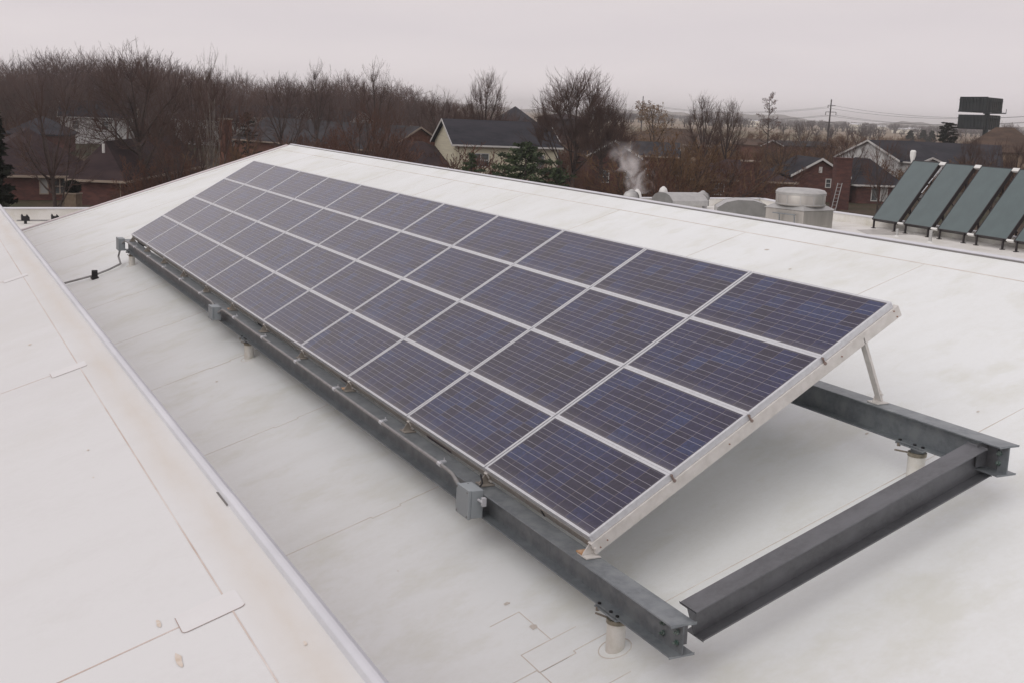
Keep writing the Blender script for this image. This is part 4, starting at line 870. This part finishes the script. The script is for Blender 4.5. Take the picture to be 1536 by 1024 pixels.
e1 = pole(1247.3, 149.5, 385, [(1.8, .85, 1.3, .8, .1), (3.8, 1.35, 1.7, 1.0, .9), (7.0, 1.1, 1.5, .1, .1)], 'tall power pole with three crossarms above the far plain, seen whole')
e2 = pole(965, 144.5, 520, [(3.0, 1.3, 1.6, .3, .3), (5.6, 2.0, 1.7, .6, .3), (8, 1.2, 1.4, .2, .2)], 'farther power pole with crossarms behind the brown brush')
t = thing('power_line', e1[0], 'thin sagging wires strung from the tall power pole across the sky', 'power line')
far = atD(1640, 166, 330); 
for k in range(4):
    a = e1[k]; 
    for b, nm in ((far+(0, 0, -1.2*(k//2))+rx*(k % 2), 'wire'), (e2[k], 'wire')):
        m = MB(); m.tube([a+(b-a)*q_-np.array([0, 0, 1])*4*q_*(1-q_)*2.6 for q_ in np.linspace(0, 1, 15)], .035, 4); m.build(nm, mat('wire', (.12, .12, .13), .7), t)

# ------------------------------------------------------------------ bare trees
def norm(v): return v/np.linalg.norm(v)
def grow(seed, H, trunk=.25, nb=(9, 7, 6, 4), ang=(45, 40, 38, 40), ratio=(.62, .5, .5, .5), r0=.22, rmin=.012, up=.12, wob=.12, levels=4, tmin=.3, stems=1, spread=0., fork=0.):
    """grow one bare crown; returns segments (p0, p1, r0, r1, level) in metres, base at the origin"""
    rg = np.random.default_rng(seed); S = []
    def br(p, d, Lb, r, lev, t0):
        n = (6, 4, 3, 2, 2)[lev]; q = p.copy(); rr = r; pts = [(p, r)]
        for k in range(n):
            d = norm(d + rg.normal(0, wob*(.4 if lev == 0 else 1), 3) + np.array([0, 0, up*(0 if lev == 0 else 1)]))
            q2 = q + d*Lb/n; r2 = max(rmin*.7, r*(1-.8*(k+1)/n)); S.append((*q, *q2, rr, r2, lev)); q, rr = q2, r2; pts.append((q, rr))
        if lev+1 < levels:
            m = nb[lev]; m = int(round(m*rg.uniform(.85, 1.15))); ph = rg.uniform(0, 6.28)
            for k in range(m):
                t = t0 + (1-t0)*(k+rg.uniform(.1, .9))/m; t = min(t, .985); i = min(int(t*n), n-1); f = t*n-i
                b = pts[i][0]*(1-f)+pts[i+1][0]*f; rb = pts[i][1]*(1-f)+pts[i+1][1]*f
                ax = norm(pts[i+1][0]-pts[i][0]); side = norm(np.cross(ax, rg.normal(size=3))); ph += 2.4
                u1 = norm(np.cross(ax, [.3, .9, .2])); u2 = np.cross(ax, u1); side = math.cos(ph)*u1+math.sin(ph)*u2
                an = rad(ang[lev]*(rg.uniform(.15, 1.25) if fork and lev == 0 else rg.uniform(.7, 1.25))); dd = norm(ax*math.cos(an)+side*math.sin(an))
                ll = Lb*ratio[lev]*(1.15-(.2 if fork and lev < 2 else .5 if fork else .75)*max(0, (t-t0))/(1-t0+1e-6))*rg.uniform(.8, 1.15)
                br(b, dd, ll, max(rmin, min(rb*.7, r*.55)), lev+1, .15)
    for k in range(stems):
        a = rg.uniform(0, 6.28); tl = rad(spread*rg.uniform(.3, 1)); d = np.array([math.sin(tl)*math.cos(a), math.sin(tl)*math.sin(a), math.cos(tl)])
        br(np.zeros(3)+(np.array([math.cos(a), math.sin(a), 0])*.15 if stems > 1 else 0), d, H*(fork or .92)*(1 if stems == 1 else rg.uniform(.6, 1)), r0, 0, tmin)
    S = np.array(S); z = max(S[:, 5].max(), .1); S[:, :6] *= H/z; return S
def dome(seed, H, a, zc=.58, rz=.42, prim=16, sec=420, twigs=7, r0=.26, rs=.028, rt_=.016, tl=1.3, sparse=.12, asc=.8, low=1.55):
    """a round or oval bare crown: limbs curve out to a dome, each carrying branches that fan out into ascending twigs"""
    rg = np.random.default_rng(seed); S = []; C0 = np.array([0, 0, zc*H]); R3 = np.array([a, a, rz*H])
    def curve(p, q, r_a, r_b, n, lev, lift):
        m = p*.5+q*.5+np.array([0, 0, 1.])*lift*-1+rg.normal(0, .05, 3)*np.linalg.norm(q-p)
        pts = [p*(1-t)**2+2*m*t*(1-t)+q*t*t for t in np.linspace(0, 1, n+1)]
        for k in range(n):
            ra = r_a+(r_b-r_a)*(k/n); rb = r_a+(r_b-r_a)*((k+1)/n); S.append((*pts[k], *pts[k+1], ra, rb, lev))
        return pts
    lump = rg.normal(size=(9, 3)); lump /= np.linalg.norm(lump, axis=1)[:, None]
    def shell(d): 
        f = 1+.10*np.sin(5*(lump[0]@d))+.09*np.sin(7*(lump[1]@d)+1)+.06*np.sin(13*(lump[2]@d)); return f
    ft = .40*H; tp = np.array([rg.normal(0, .15), rg.normal(0, .15), ft]); T_ = curve(np.zeros(3), tp, r0, r0*.62, 5, 0, 0)
    P = []
    for k in range(prim):
        z = 1-(k+.5)/prim*1.25; ph = k*2.39996; w = math.sqrt(max(0, 1-z*z)); d = np.array([w*math.cos(ph), w*math.sin(ph), z])
        tip = C0+R3*d*shell(d)*rg.uniform(.66, .84); st = T_[min(5, 2+int(3.5*(k*.37 % 1)))] if z < .5 else T_[5]
        P.append(curve(st, tip, r0*.42, rs*1.1, 7, 1, -.10*H*(1-z)*-1 if z < .4 else .0))
    tips = np.array([p[-1] for p in P])
    for k in range(sec):
        z = 1-(k+rg.uniform(0, 1))/sec*low; ph = k*2.39996+rg.uniform(-.2, .2); w = math.sqrt(max(0, 1-z*z)); d = np.array([w*math.cos(ph), w*math.sin(ph), z])
        tip = C0+R3*d*shell(d)*(rg.uniform(.80, .98) if rg.uniform() > .3 else rg.uniform(.45, .85)); i = int(np.argmin(((tips-tip)**2).sum(1)))
        c = np.array(P[i][2:7]); dd = np.linalg.norm(c-tip, axis=1); st = c[int(np.argmin(dd+ (c[:, 2] > tip[2]-.02*H)*3+rg.uniform(0, .8, 5)))]
        Q_ = curve(st, tip, rs, rt_*1.1, 4, 2, .05*np.linalg.norm(tip-st))
        for j in range(twigs):
            b = Q_[1+int(rg.integers(0, 4))]; ax = norm(Q_[-1]-Q_[1]+np.array([0, 0, asc*.6])); e = norm(ax+rg.normal(0, .42, 3)+np.array([0, 0, asc*.35])); ll = tl*rg.uniform(.5, 1.1)
            q1 = b+e*ll*.55; e2 = norm(e+rg.normal(0, .15, 3)+np.array([0, 0, .15])); q2 = q1+e2*ll*.45
            S.append((*b, *q1, rt_, rt_*.8, 3)); S.append((*q1, *q2, rt_*.8, rt_*.45, 3))
            S.append((*q1, *(q1+norm(e+rg.normal(0, .6, 3))*ll*.35), rt_*.7, rt_*.4, 3))
    S = np.array(S); S[:, :6] *= H/S[:, 5].max(); return S
def segmesh(S, n=3):
    p0, p1, r0, r1 = S[:, 0:3], S[:, 3:6], S[:, 6], S[:, 7]; d = p1-p0; d /= np.linalg.norm(d, axis=1)[:, None]+1e-9
    ref = np.where(np.abs(d[:, 2:3]) > .9, np.array([[1., 0, 0]]), np.array([[0, 0, 1.]])); a = np.cross(d, ref); a /= np.linalg.norm(a, axis=1)[:, None]; b = np.cross(d, a)
    V = np.zeros((len(S), 2*n, 3))
    for k in range(n):
        t = 2*math.pi*k/n; o = a*math.cos(t)+b*math.sin(t); V[:, k] = p0+o*r0[:, None]; V[:, n+k] = p1+o*r1[:, None]
    base = (np.arange(len(S))*2*n)[:, None]; Q = np.concatenate([base+np.array([[k, (k+1) % n, n+(k+1) % n, n+k]]) for k in range(n)], 0)
    return V.reshape(-1, 3), Q
M_bark = mat('bark_grey', (.10, .078, .070), .95, 0, (.06, .046, .042), 5, spec=.1)
M_twig = mat('twig_brown', (.125, .084, .070), .95, 0, (.080, .052, .046), .6, spec=.1)
M_twigr = mat('twig_rust', (.155, .082, .058), .95, 0, (.10, .056, .044), .6, spec=.1)
M_twigo = mat('twig_orange', (.20, .122, .070), .95, 0, (.135, .08, .05), .6, spec=.1)
M_pale = mat('bark_pale', (.26, .23, .20), .9, 0, (.13, .11, .10), 1.5)
M_rleaf = mat('rust_leaf', (.13, .05, .03), .9, 0, (.08, .035, .025), 1.5)
M_oleaf = mat('straw_leaf', (.24, .16, .09), .9, 0, (.16, .10, .06), 1.0)
PROTO = {}
def proto(key, S, crown_m, trunk_m, leaf=None):
    lv = S[:, 8]; tr = S[lv <= (1 if S[:, 8].max() > 1 else 0)]; cr_ = S[lv > (1 if S[:, 8].max() > 1 else 0)]
    V, Q = segmesh(tr, 6); tm = fastmesh('trunk', V, Q, trunk_m)
    V, Q = segmesh(cr_, 3); mats = [crown_m]; mi = None
    if leaf:
        lm, num, size = leaf; rg = np.random.default_rng(5); tips = cr_[rg.integers(0, len(cr_), num)]
        c = tips[:, 3:6]+rg.normal(0, .12, (num, 3)); a = rg.normal(size=(num, 3)); a /= np.linalg.norm(a, axis=1)[:, None]; b = np.cross(a, rg.normal(size=(num, 3))); b /= np.linalg.norm(b, axis=1)[:, None]
        sz = size*rg.uniform(.6, 1.3, (num, 1)); LV = np.stack([c-a*sz, c+b*sz*.6, c+a*sz, c-b*sz*.6], 1).reshape(-1, 3); LQ = len(V)+np.arange(num*4).reshape(-1, 4)
        mi = np.r_[np.zeros(len(Q)), np.ones(num)]; V = np.r_[V, LV]; Q = np.r_[Q, LQ]; mats = [crown_m, lm]
    cm = fastmesh('crown', V, Q, None, mats=mats, midx=mi); PROTO[key] = (tm, cm); return S
G = {}
G['round'] = dome(11, 14, 5.2, prim=20, sec=430, twigs=8, rt_=.0125, rs=.026, tl=1.5, low=1.3)
G['wide'] = dome(12, 15, 6.6, zc=.56, rz=.44, prim=18, sec=300, twigs=7, rt_=.012, r0=.32, tl=1.6)
G['tall'] = dome(13, 16, 3.4, zc=.60, rz=.42, prim=14, sec=170, twigs=6, rt_=.012, asc=1.1, tl=1.6)
G['vase'] = dome(14, 12, 2.9, zc=.60, rz=.42, prim=14, sec=170, twigs=7, rt_=.011, asc=1.3, r0=.2, tl=1.4)
G['open'] = dome(15, 13, 4.6, zc=.58, rz=.40, prim=12, sec=110, twigs=6, rt_=.013, tl=1.7, asc=.5, r0=.22)
G['slim'] = grow(16, 16, .3, (22, 7, 5, 3), (62, 40, 40, 40), (.20, .5, .5, .5), .16, .013, .05, .1, tmin=.18)
G['bush'] = grow(17, 5, .1, (6, 6, 5, 3), (32, 34, 36, 36), (.55, .5, .5, .5), .05, .012, .10, .15, tmin=.12, stems=8, spread=34)
G['willow'] = grow(18, 10, .2, (12, 10, 8, 4), (50, 45, 40, 40), (.6, .5, .55, .6), .22, .013, -.02, .16, tmin=.2)
proto('round', G['round'], M_twig, M_bark); proto('wide', G['wide'], M_twig, M_bark); proto('tall', G['tall'], M_twig, M_bark)
proto('vase', G['vase'], M_twig, M_bark); proto('open', G['open'], M_twig, M_bark); proto('slim', G['slim'], M_twig, M_pale)
proto('openr', G['open'], M_twigr, M_bark); proto('bush', G['bush'], M_twigr, M_bark); proto('busho', G['bush'], M_twigo, M_bark)
proto('willow', G['willow'], M_oleaf, M_bark, (M_oleaf, 1500, .12)); proto('oak', G['open'], M_twigr, M_bark, (M_rleaf, 7000, .11))
proto('cone', G['slim'], M_twig, M_bark, (M_rleaf, 1500, .10)); proto('sycamore', G['tall'], M_twig, M_pale)
for k in ('willow',): pass
Hp = {k: (G[{'openr': 'open', 'busho': 'bush', 'oak': 'open', 'cone': 'slim', 'sycamore': 'tall'}.get(k, k)][:, 5].max()) for k in PROTO}
def tree(kind, px, pyt, d, wide, label, name='bare_tree', cat='tree', group=None):
    tp = atD(px, pyt, d); h_ = tp[2]-GZ; sc = h_/Hp[kind]; t = thing(name, (tp[0], tp[1], GZ), label, cat, group)
    t.scale = (sc*wide, sc*wide, sc); t.rotation_euler = (0, 0, (px*12.9898) % 6.28)
    tm, cm = PROTO[kind]; o = link('trunk', tm, t); o2 = link('crown', cm, t); return t
TREES = [
 ('wide', 203, 52, 112, 1.0, 'largest spreading bare tree, rising above the woods behind the left brick ranch'),
 ('open', 70, 92, 78, .75, 'dark crooked bare tree in front of the left brick ranch windows'),
 ('sycamore', 316, 62, 84, .55, 'slender pale barked tree left of the orange brick chimney'),
 ('open', 262, 150, 76, .8, 'reddish twiggy tree over the right corner of the brick ranch'),
 ('openr', 355, 130, 112, .8, 'thin reddish tree rising just behind the orange brick chimney'),
 ('tall', 290, 95, 130, .8, 'bare tree between the largest spreading tree and the pale barked one'),
 ('open', 422, 104, 150, .9, 'bare tree above the long grey roof'),
 ('tall', 478, 84, 165, .8, 'tall bare tree above the small pale far house'),
 ('oak', 508, 184, 118, .7, 'small oak still holding rusty red leaves beside the long grey roof'),
 ('tall', 563, 82, 140, .85, 'tall bare tree standing midway between long grey roof and cream house'),
 ('openr', 540, 140, 105, .9, 'low reddish bare tree right of the rusty leaved oak'),
 ('openr', 582, 146, 122, .75, 'reddish bare tree just left of the cream house gable'),
 ('wide', 662, 126, 165, .85, 'low round bare tree behind the cream house gable'),
 ('vase', 731, 97, 150, .85, 'upright vase shaped bare tree rising behind the cream house roof'),
 ('vase', 700, 150, 170, .9, 'small bare tree between the round and vase shaped ones behind the cream house'),
 ('round', 868, 95, 124, .98, 'big round topped bare tree right of the cream house'),
 ('round', 908, 130, 120, .7, 'lower bare tree merging into the right side of the big round one'),
 ('willow', 985, 152, 190, 1.0, 'straw coloured willow behind the orange brush'),
 ('openr', 935, 180, 135, 1.0, 'reddish low tree right of the big round bare tree'),
 ('vase', 1060, 135, 160, .95, 'bare tree with forked top beyond the brown bushes, midway along the horizon'),
 ('vase', 1097, 143, 172, .85, 'second bare tree close behind the forked one'),
 ('cone', 1155, 139, 205, 1.15, 'narrow conical tree with sparse rusty leaves against the sky'),
 ('open', 1175, 188, 150, 1.0, 'low bare tree at the foot of the narrow conical one'),
 ('open', 1280, 184, 150, .9, 'dark bare tree between the power pole and the white gable'),
 ('open', 1240, 196, 160, .9, 'low dark bare tree directly under the power pole'),
 ('openr', 1325, 196, 118, .6, 'small bare tree in front of the white gable, left of the collectors'),
 ('open', 1350, 206, 170, .9, 'bare tree poking above the long blue grey roof'),
 ('vase', 1462, 196, 150, .8, 'bare tree against the tan wall left of the pyramid roof'),
 ('open', 1498, 200, 135, .8, 'bare tree against the tan wall under the middle of the pyramid roof'),
 ('vase', 1532, 206, 128, .9, 'bare tree at the right edge against the tan wall'),
 ('round', 1514, 182, 430, 1.1, 'small round bare tree on the horizon right of the pyramid roof'),
 ('open', 1210, 178, 260, 1.2, 'distant bare tree between the conical tree and the power pole'),
 ('open', 1440, 190, 300, 1.0, 'distant bare tree below the left end of the billboard'),
]
for k in TREES: tree(*k)
BUSH = [('busho', 1000, 196, 96, 1.25, 'tall orange brown bush above the pale roof vent'), ('busho', 1050, 205, 100, 1.3, 'orange brown bush between the vent and brick house'), ('busho', 965, 228, 92, 1.1, 'lower orange brown bush right behind the steam'),
        ('bush', 1090, 215, 104, 1.2, 'reddish brown bush in front of the broad brick chimney'), ('bush', 1150, 220, 118, 1.2, 'reddish bush right of the broad brick chimney'), ('bush', 1020, 232, 86, 1.2, 'nearest reddish bush behind the flat roof parapet'),
        ('bush', 232, 232, 76, 1.1, 'reddish bush beside the right corner of the brick ranch'), ('bush', 290, 205, 82, 1.2, 'reddish thicket at the foot of the pale barked tree'), ('busho', 340, 205, 96, 1.2, 'brown thicket in front of the orange brick chimney house'), 
        ('bush', 560, 190, 118, 1.3, 'reddish brown thicket left of the plum garage roof'), ('bush', 470, 195, 120, 1.2, 'brown thicket above the ridge end, below the far pale house'), ('busho', 1205, 205, 175, 1.5, 'tan brush behind the drum fan, far side'), ('bush', 893, 236, 100, .9, 'brown thicket under the big round bare tree'), ('bush', 1262, 204, 190, 1.3, 'dark brush right of the power pole base'), ('bush', 1310, 200, 230, 1.6, 'dark rounded thicket behind the white gable')]
for k in BUSH: tree(*k, name='bare_bush', cat='bush')

# evergreens: whorled boughs carrying many small needle sprays
M_needle = mat('needles', (.050, .075, .028), .9, 0, (.02, .032, .015), 1.2, col3=(.06, .085, .035), scale3=.8)
M_needled = mat('needles_dark', (.026, .028, .020), .9, 0, (.016, .018, .014), 1.0, spec=.1)
def conifer(kind, px, pyt, d, halfw, label, mtl=M_needle, n_b=90, per=46, size=.20, irr=.35):
    tp = atD(px, pyt, d); H = tp[2]-GZ; rg = np.random.default_rng(abs(int(px))+1); t = thing('evergreen_tree', (tp[0], tp[1], GZ), label, 'tree')
    tr = MB(); tr.tube([(tp[0], tp[1], GZ), (tp[0], tp[1], tp[2]-.3)], [.22, .03], 8); tr.build('trunk', M_bark, t)
    V = []; S = []
    for k in range(n_b):
        f = (k+.5)/n_b; z = H*(.12+.86*f)+rg.uniform(-.45, .45)*(1-f)*(H/9); prof = {'pine': (1-f)**.55, 'cone': (1-f)**.9*1.0+.03, 'column': math.sin(math.pi*min(1, .15+.85*(1-f))**.8)*.9+.1}[kind]
        Lb = halfw*prof*rg.uniform(1-irr, 1+irr*.5); a = k*2.4+rg.uniform(-.4, .4); dr = np.array([math.cos(a), math.sin(a), rg.uniform(-.05, .25)])
        S.append((0, 0, z, *(np.array([0, 0, z])+dr*Lb*.9), .035, .01, 2))
        tt = rg.uniform(.15, 1, per)**.7; c = np.array([0, 0, z])+dr[None]*(Lb*tt)[:, None]+rg.normal(0, 1, (per, 3))*np.array([.20, .20, .10])*max(.5, Lb*.35)
        q = rg.normal(size=(per, 3)); q /= np.linalg.norm(q, axis=1)[:, None]; q = q*.7+dr[None]*.6; w = np.cross(q, rg.normal(size=(per, 3))); w /= np.linalg.norm(w, axis=1)[:, None]
        sz = size*rg.uniform(.5, 1.4, (per, 1)); V.append(np.stack([c-q*sz, c+w*sz*.35, c+q*sz, c-w*sz*.35], 1).reshape(-1, 3))
    V = np.concatenate(V); sv_, sq = segmesh(np.array(S)); Q = np.arange(len(V)).reshape(-1, 4); Q2 = np.r_[Q, sq+len(V)]
    me = fastmesh('crown', np.r_[V, sv_], Q2, mtl); link('crown', me, t)
    return t
conifer('pine', 790, 213, 104, 5.0, 'broad green pine in front of the right end of the cream house', n_b=80, per=70, size=.22, irr=.5)
conifer('pine', 708, 229, 100, 1.9, 'small sparse green pine in front of the cream house twin window', n_b=34, per=36, size=.2, irr=.6)
conifer('pine', 836, 252, 102, 1.6, 'low dull green shrub at the right foot of the broad pine', M_needle, 40, 40, .2)
conifer('cone', -12, 158, 66, 1.25, 'dark evergreen at the extreme left edge', M_needled, 110, 60, .22)
conifer('column', 1424, 183, 230, 1.7, 'dark egg shaped evergreen left of the billboard', M_needled, 110, 70, .22, .12)
conifer('cone', 1366, 197, 620, 3.0, 'tiny dark evergreen beside the pinkish farm building', M_needled, 40, 40, .8, .2)
conifer('cone', 1386, 196, 640, 3.0, 'middle one of three tiny dark evergreens on the plain', M_needled, 40, 40, .8, .2)
conifer('cone', 1399, 197, 610, 2.8, 'rightmost of three tiny dark evergreens on the plain', M_needled, 40, 40, .8, .2)
conifer('pine', 372, 168, 175, 1.9, 'dull dark shrubby evergreen among bare trees above the orange brick gable', M_needled, 34, 26, .26, .7)
conifer('pine', 855, 140, 150, 1.0, 'narrow dark evergreen hidden inside the big round bare tree', M_needled, 30, 30, .3) if 0 else None
# shrub in a tan planter by the ranch
c = atD(110, 300, 84); t = thing('planter', (c[0], c[1], GZ), 'tan square planter under a dark green shrub by the brick ranch', 'planter')
zp0 = atD(110, 301, 84)[2]; m = MB(); m.obox((c[0], c[1], 0), rx, rt, (0,0,1), (-.42, -.35, GZ), (.42, .35, atD(110, 291, 84)[2])); m.build('box', mat('tan_planter', (.20, .15, .10), .8, 0, (.14, .10, .07), 3), t)
m = MB(); m.obox((c[0], c[1], 0), rx, rt, (0,0,1), (-.46, -.39, atD(110, 291, 84)[2]+.001), (.46, .39, atD(110, 290, 84)[2]+.03)); m.build('rim', M_trimt, t)
rg = np.random.default_rng(3); c2 = atD(109, 281, 84); N = 1500; dd = rg.normal(size=(N, 3)); dd /= np.linalg.norm(dd, axis=1)[:, None]; cc = dd*rg.uniform(.3, 1, (N, 1))**.5*np.array([.5, .5, .42])
a_ = rg.normal(size=(N, 3))*.07; b2 = rg.normal(size=(N, 3))*.05; V = np.stack([cc-a_, cc+b2, cc+a_, cc-b2], 1).reshape(-1, 3)
t = thing('shrub', c2, 'dark green rounded shrub growing in the tan planter', 'shrub'); link('foliage', fastmesh('foliage', V, np.arange(len(V)).reshape(-1, 4), M_needled), t)
m = MB(); m.tube([(c2[0], c2[1], c2[2]-.5), (c2[0], c2[1], c2[2])], .04, 6); m.build('stem', M_bark, t)

# ------------------------------------------------------------------ far woods and brush: nobody could count them
def scatter(name, keys, spots, m, n=3, thin=1.0, lv=3):
    VV = []; QQ = []; o = 0
    parts = {}
    for k in keys:
        S = G[k].copy(); S = S[S[:, 8] <= lv]; S[:, 6:8] *= thin; S[:, 6:8] = np.maximum(S[:, 6:8], .012*thin); parts[k] = (segmesh(S, n), S[:, 5].max())
    for i, (x, y, h_, w, k) in enumerate(spots):
        (V, Q), hh = parts[keys[k]]; a = RNG.uniform(0, 6.28); c_, s_ = math.cos(a), math.sin(a); sc = h_/hh
        W = V*np.array([sc*w, sc*w, sc]); W = np.stack([W[:, 0]*c_-W[:, 1]*s_+x, W[:, 0]*s_+W[:, 1]*c_+y, W[:, 2]+GZ], 1)
        VV.append(W); QQ.append(Q+o); o += len(V)
    return tag(link(name, fastmesh(name, np.concatenate(VV), np.concatenate(QQ), m)), kind='stuff')
G['w1'] = dome(31, 15, 5.0, prim=11, sec=75, twigs=5, rs=.045, rt_=.021, tl=2.1, r0=.24)
G['w2'] = dome(32, 15, 3.4, zc=.60, rz=.42, prim=9, sec=60, twigs=5, rs=.045, rt_=.021, tl=2.0, asc=1.1)
G['w3'] = dome(33, 15, 5.6, zc=.57, rz=.40, prim=12, sec=80, twigs=5, rs=.045, rt_=.021, tl=2.2, asc=.6, r0=.26)
G['b1'] = grow(34, 5, .1, (6, 5, 4), (34, 36, 36), (.55, .5, .5), .06, .03, .10, .15, levels=3, tmin=.1, stems=7, spread=34)
def spot(px, d, h_, w, k): p = atD(px, 170, d); return (p[0], p[1], h_, w, k)
top = [(-160, 66), (0, 74), (60, 68), (140, 62), (210, 60), (275, 88), (345, 92), (400, 104), (450, 98), (520, 98), (600, 108), (650, 132), (720, 140), (800, 150), (860, 160)]
def topy(x): return float(np.interp(x, [a for a, b in top], [b for a, b in top]))
sp = []
for r_, d0 in enumerate([232, 256, 290, 340]):
    x = -150.
    while x < 790-20*r_:
        d = d0+RNG.uniform(-9, 9); ty = topy(x)+RNG.uniform(-5, 26)+ (5-r_)*2; h_ = atD(x, ty, d)[2]-GZ; sp.append(spot(x, d, max(h_, 6), RNG.uniform(.7, 1.3), RNG.integers(0, 3))); x += RNG.uniform(14, 22)*240/d0
tag(scatter('far_woods', ['w1', 'w2', 'w3'], sp, mat('woods_twig', (.19, .13, .112), .95, 0, (.095, .066, .062), .035, spec=.1, detail=7, lo=.4, hi=.62), thin=.92), 'dense brown band of bare woods along the skyline behind the left houses', 'woods')
sp = []
for i in range(420):
    x = RNG.uniform(-120, 900); d = RNG.uniform(125, 330) if x > 400 else RNG.uniform(232, 330); sp.append(spot(x, d, RNG.uniform(2.5, 6), RNG.uniform(1.1, 1.6), 0))
tag(scatter('undergrowth', ['b1'], sp, M_twigr, thin=.9), 'reddish brown undergrowth beneath the trees and between houses on the left', 'undergrowth')
sp = []
for i in range(330):
    x = RNG.uniform(880, 1600); d = 165+RNG.uniform(0, 1)**1.6*420; k = 0
    sp.append(spot(x, d, RNG.uniform(2.5, 5.5), RNG.uniform(1.2, 1.8), 0))
tag(scatter('brush', ['b1'], sp, M_twigo, thin=1.1), 'tan and orange brush filling the ground behind the right hand houses', 'brush')
sp = []
for i in range(70):
    x = RNG.uniform(860, 1640); d = 560+RNG.uniform(0, 1)**2*1500; sp.append(spot(x, d, RNG.uniform(4, 8), RNG.uniform(1.2, 2.0), RNG.integers(0, 3)))
for d in (1250, 1900, 2600):
    x = 850.
    while x < 1640:
        if RNG.uniform() < .45: sp.append(spot(x, d+RNG.uniform(-60, 60), RNG.uniform(6, 11), RNG.uniform(1.3, 2), RNG.integers(0, 3)))
        x += 4.5*700/d
tag(scatter('hedgerow_trees', ['w1', 'w2', 'w3'], sp, mat('far_twig', (.07, .052, .048), .95), thin=3.2, lv=2), 'faint lines of bare trees across the far fields on the right', 'trees')

# ------------------------------------------------------------------ air
m = bpy.data.materials.new('haze'); m.use_nodes = True; nt = m.node_tree; nt.nodes.remove(nt.nodes['Principled BSDF'])
v = nd(nt, 'ShaderNodeVolumePrincipled'); v.inputs['Color'].default_value = (.96, .975, 1.0, 1); v.inputs['Density'].default_value = .00022; v.inputs['Anisotropy'].default_value = .1
nt.links.new(v.outputs[0], nt.nodes['Material Output'].inputs['Volume'])
m.cycles.homogeneous_volume = True
hz = MB(); hz.box((-7100, -7100, GZ-1), (7100, 7100, 45)); tag(hz.build('haze', m), 'thin pale haze lying over the far fields and hills', 'haze', kind='stuff')
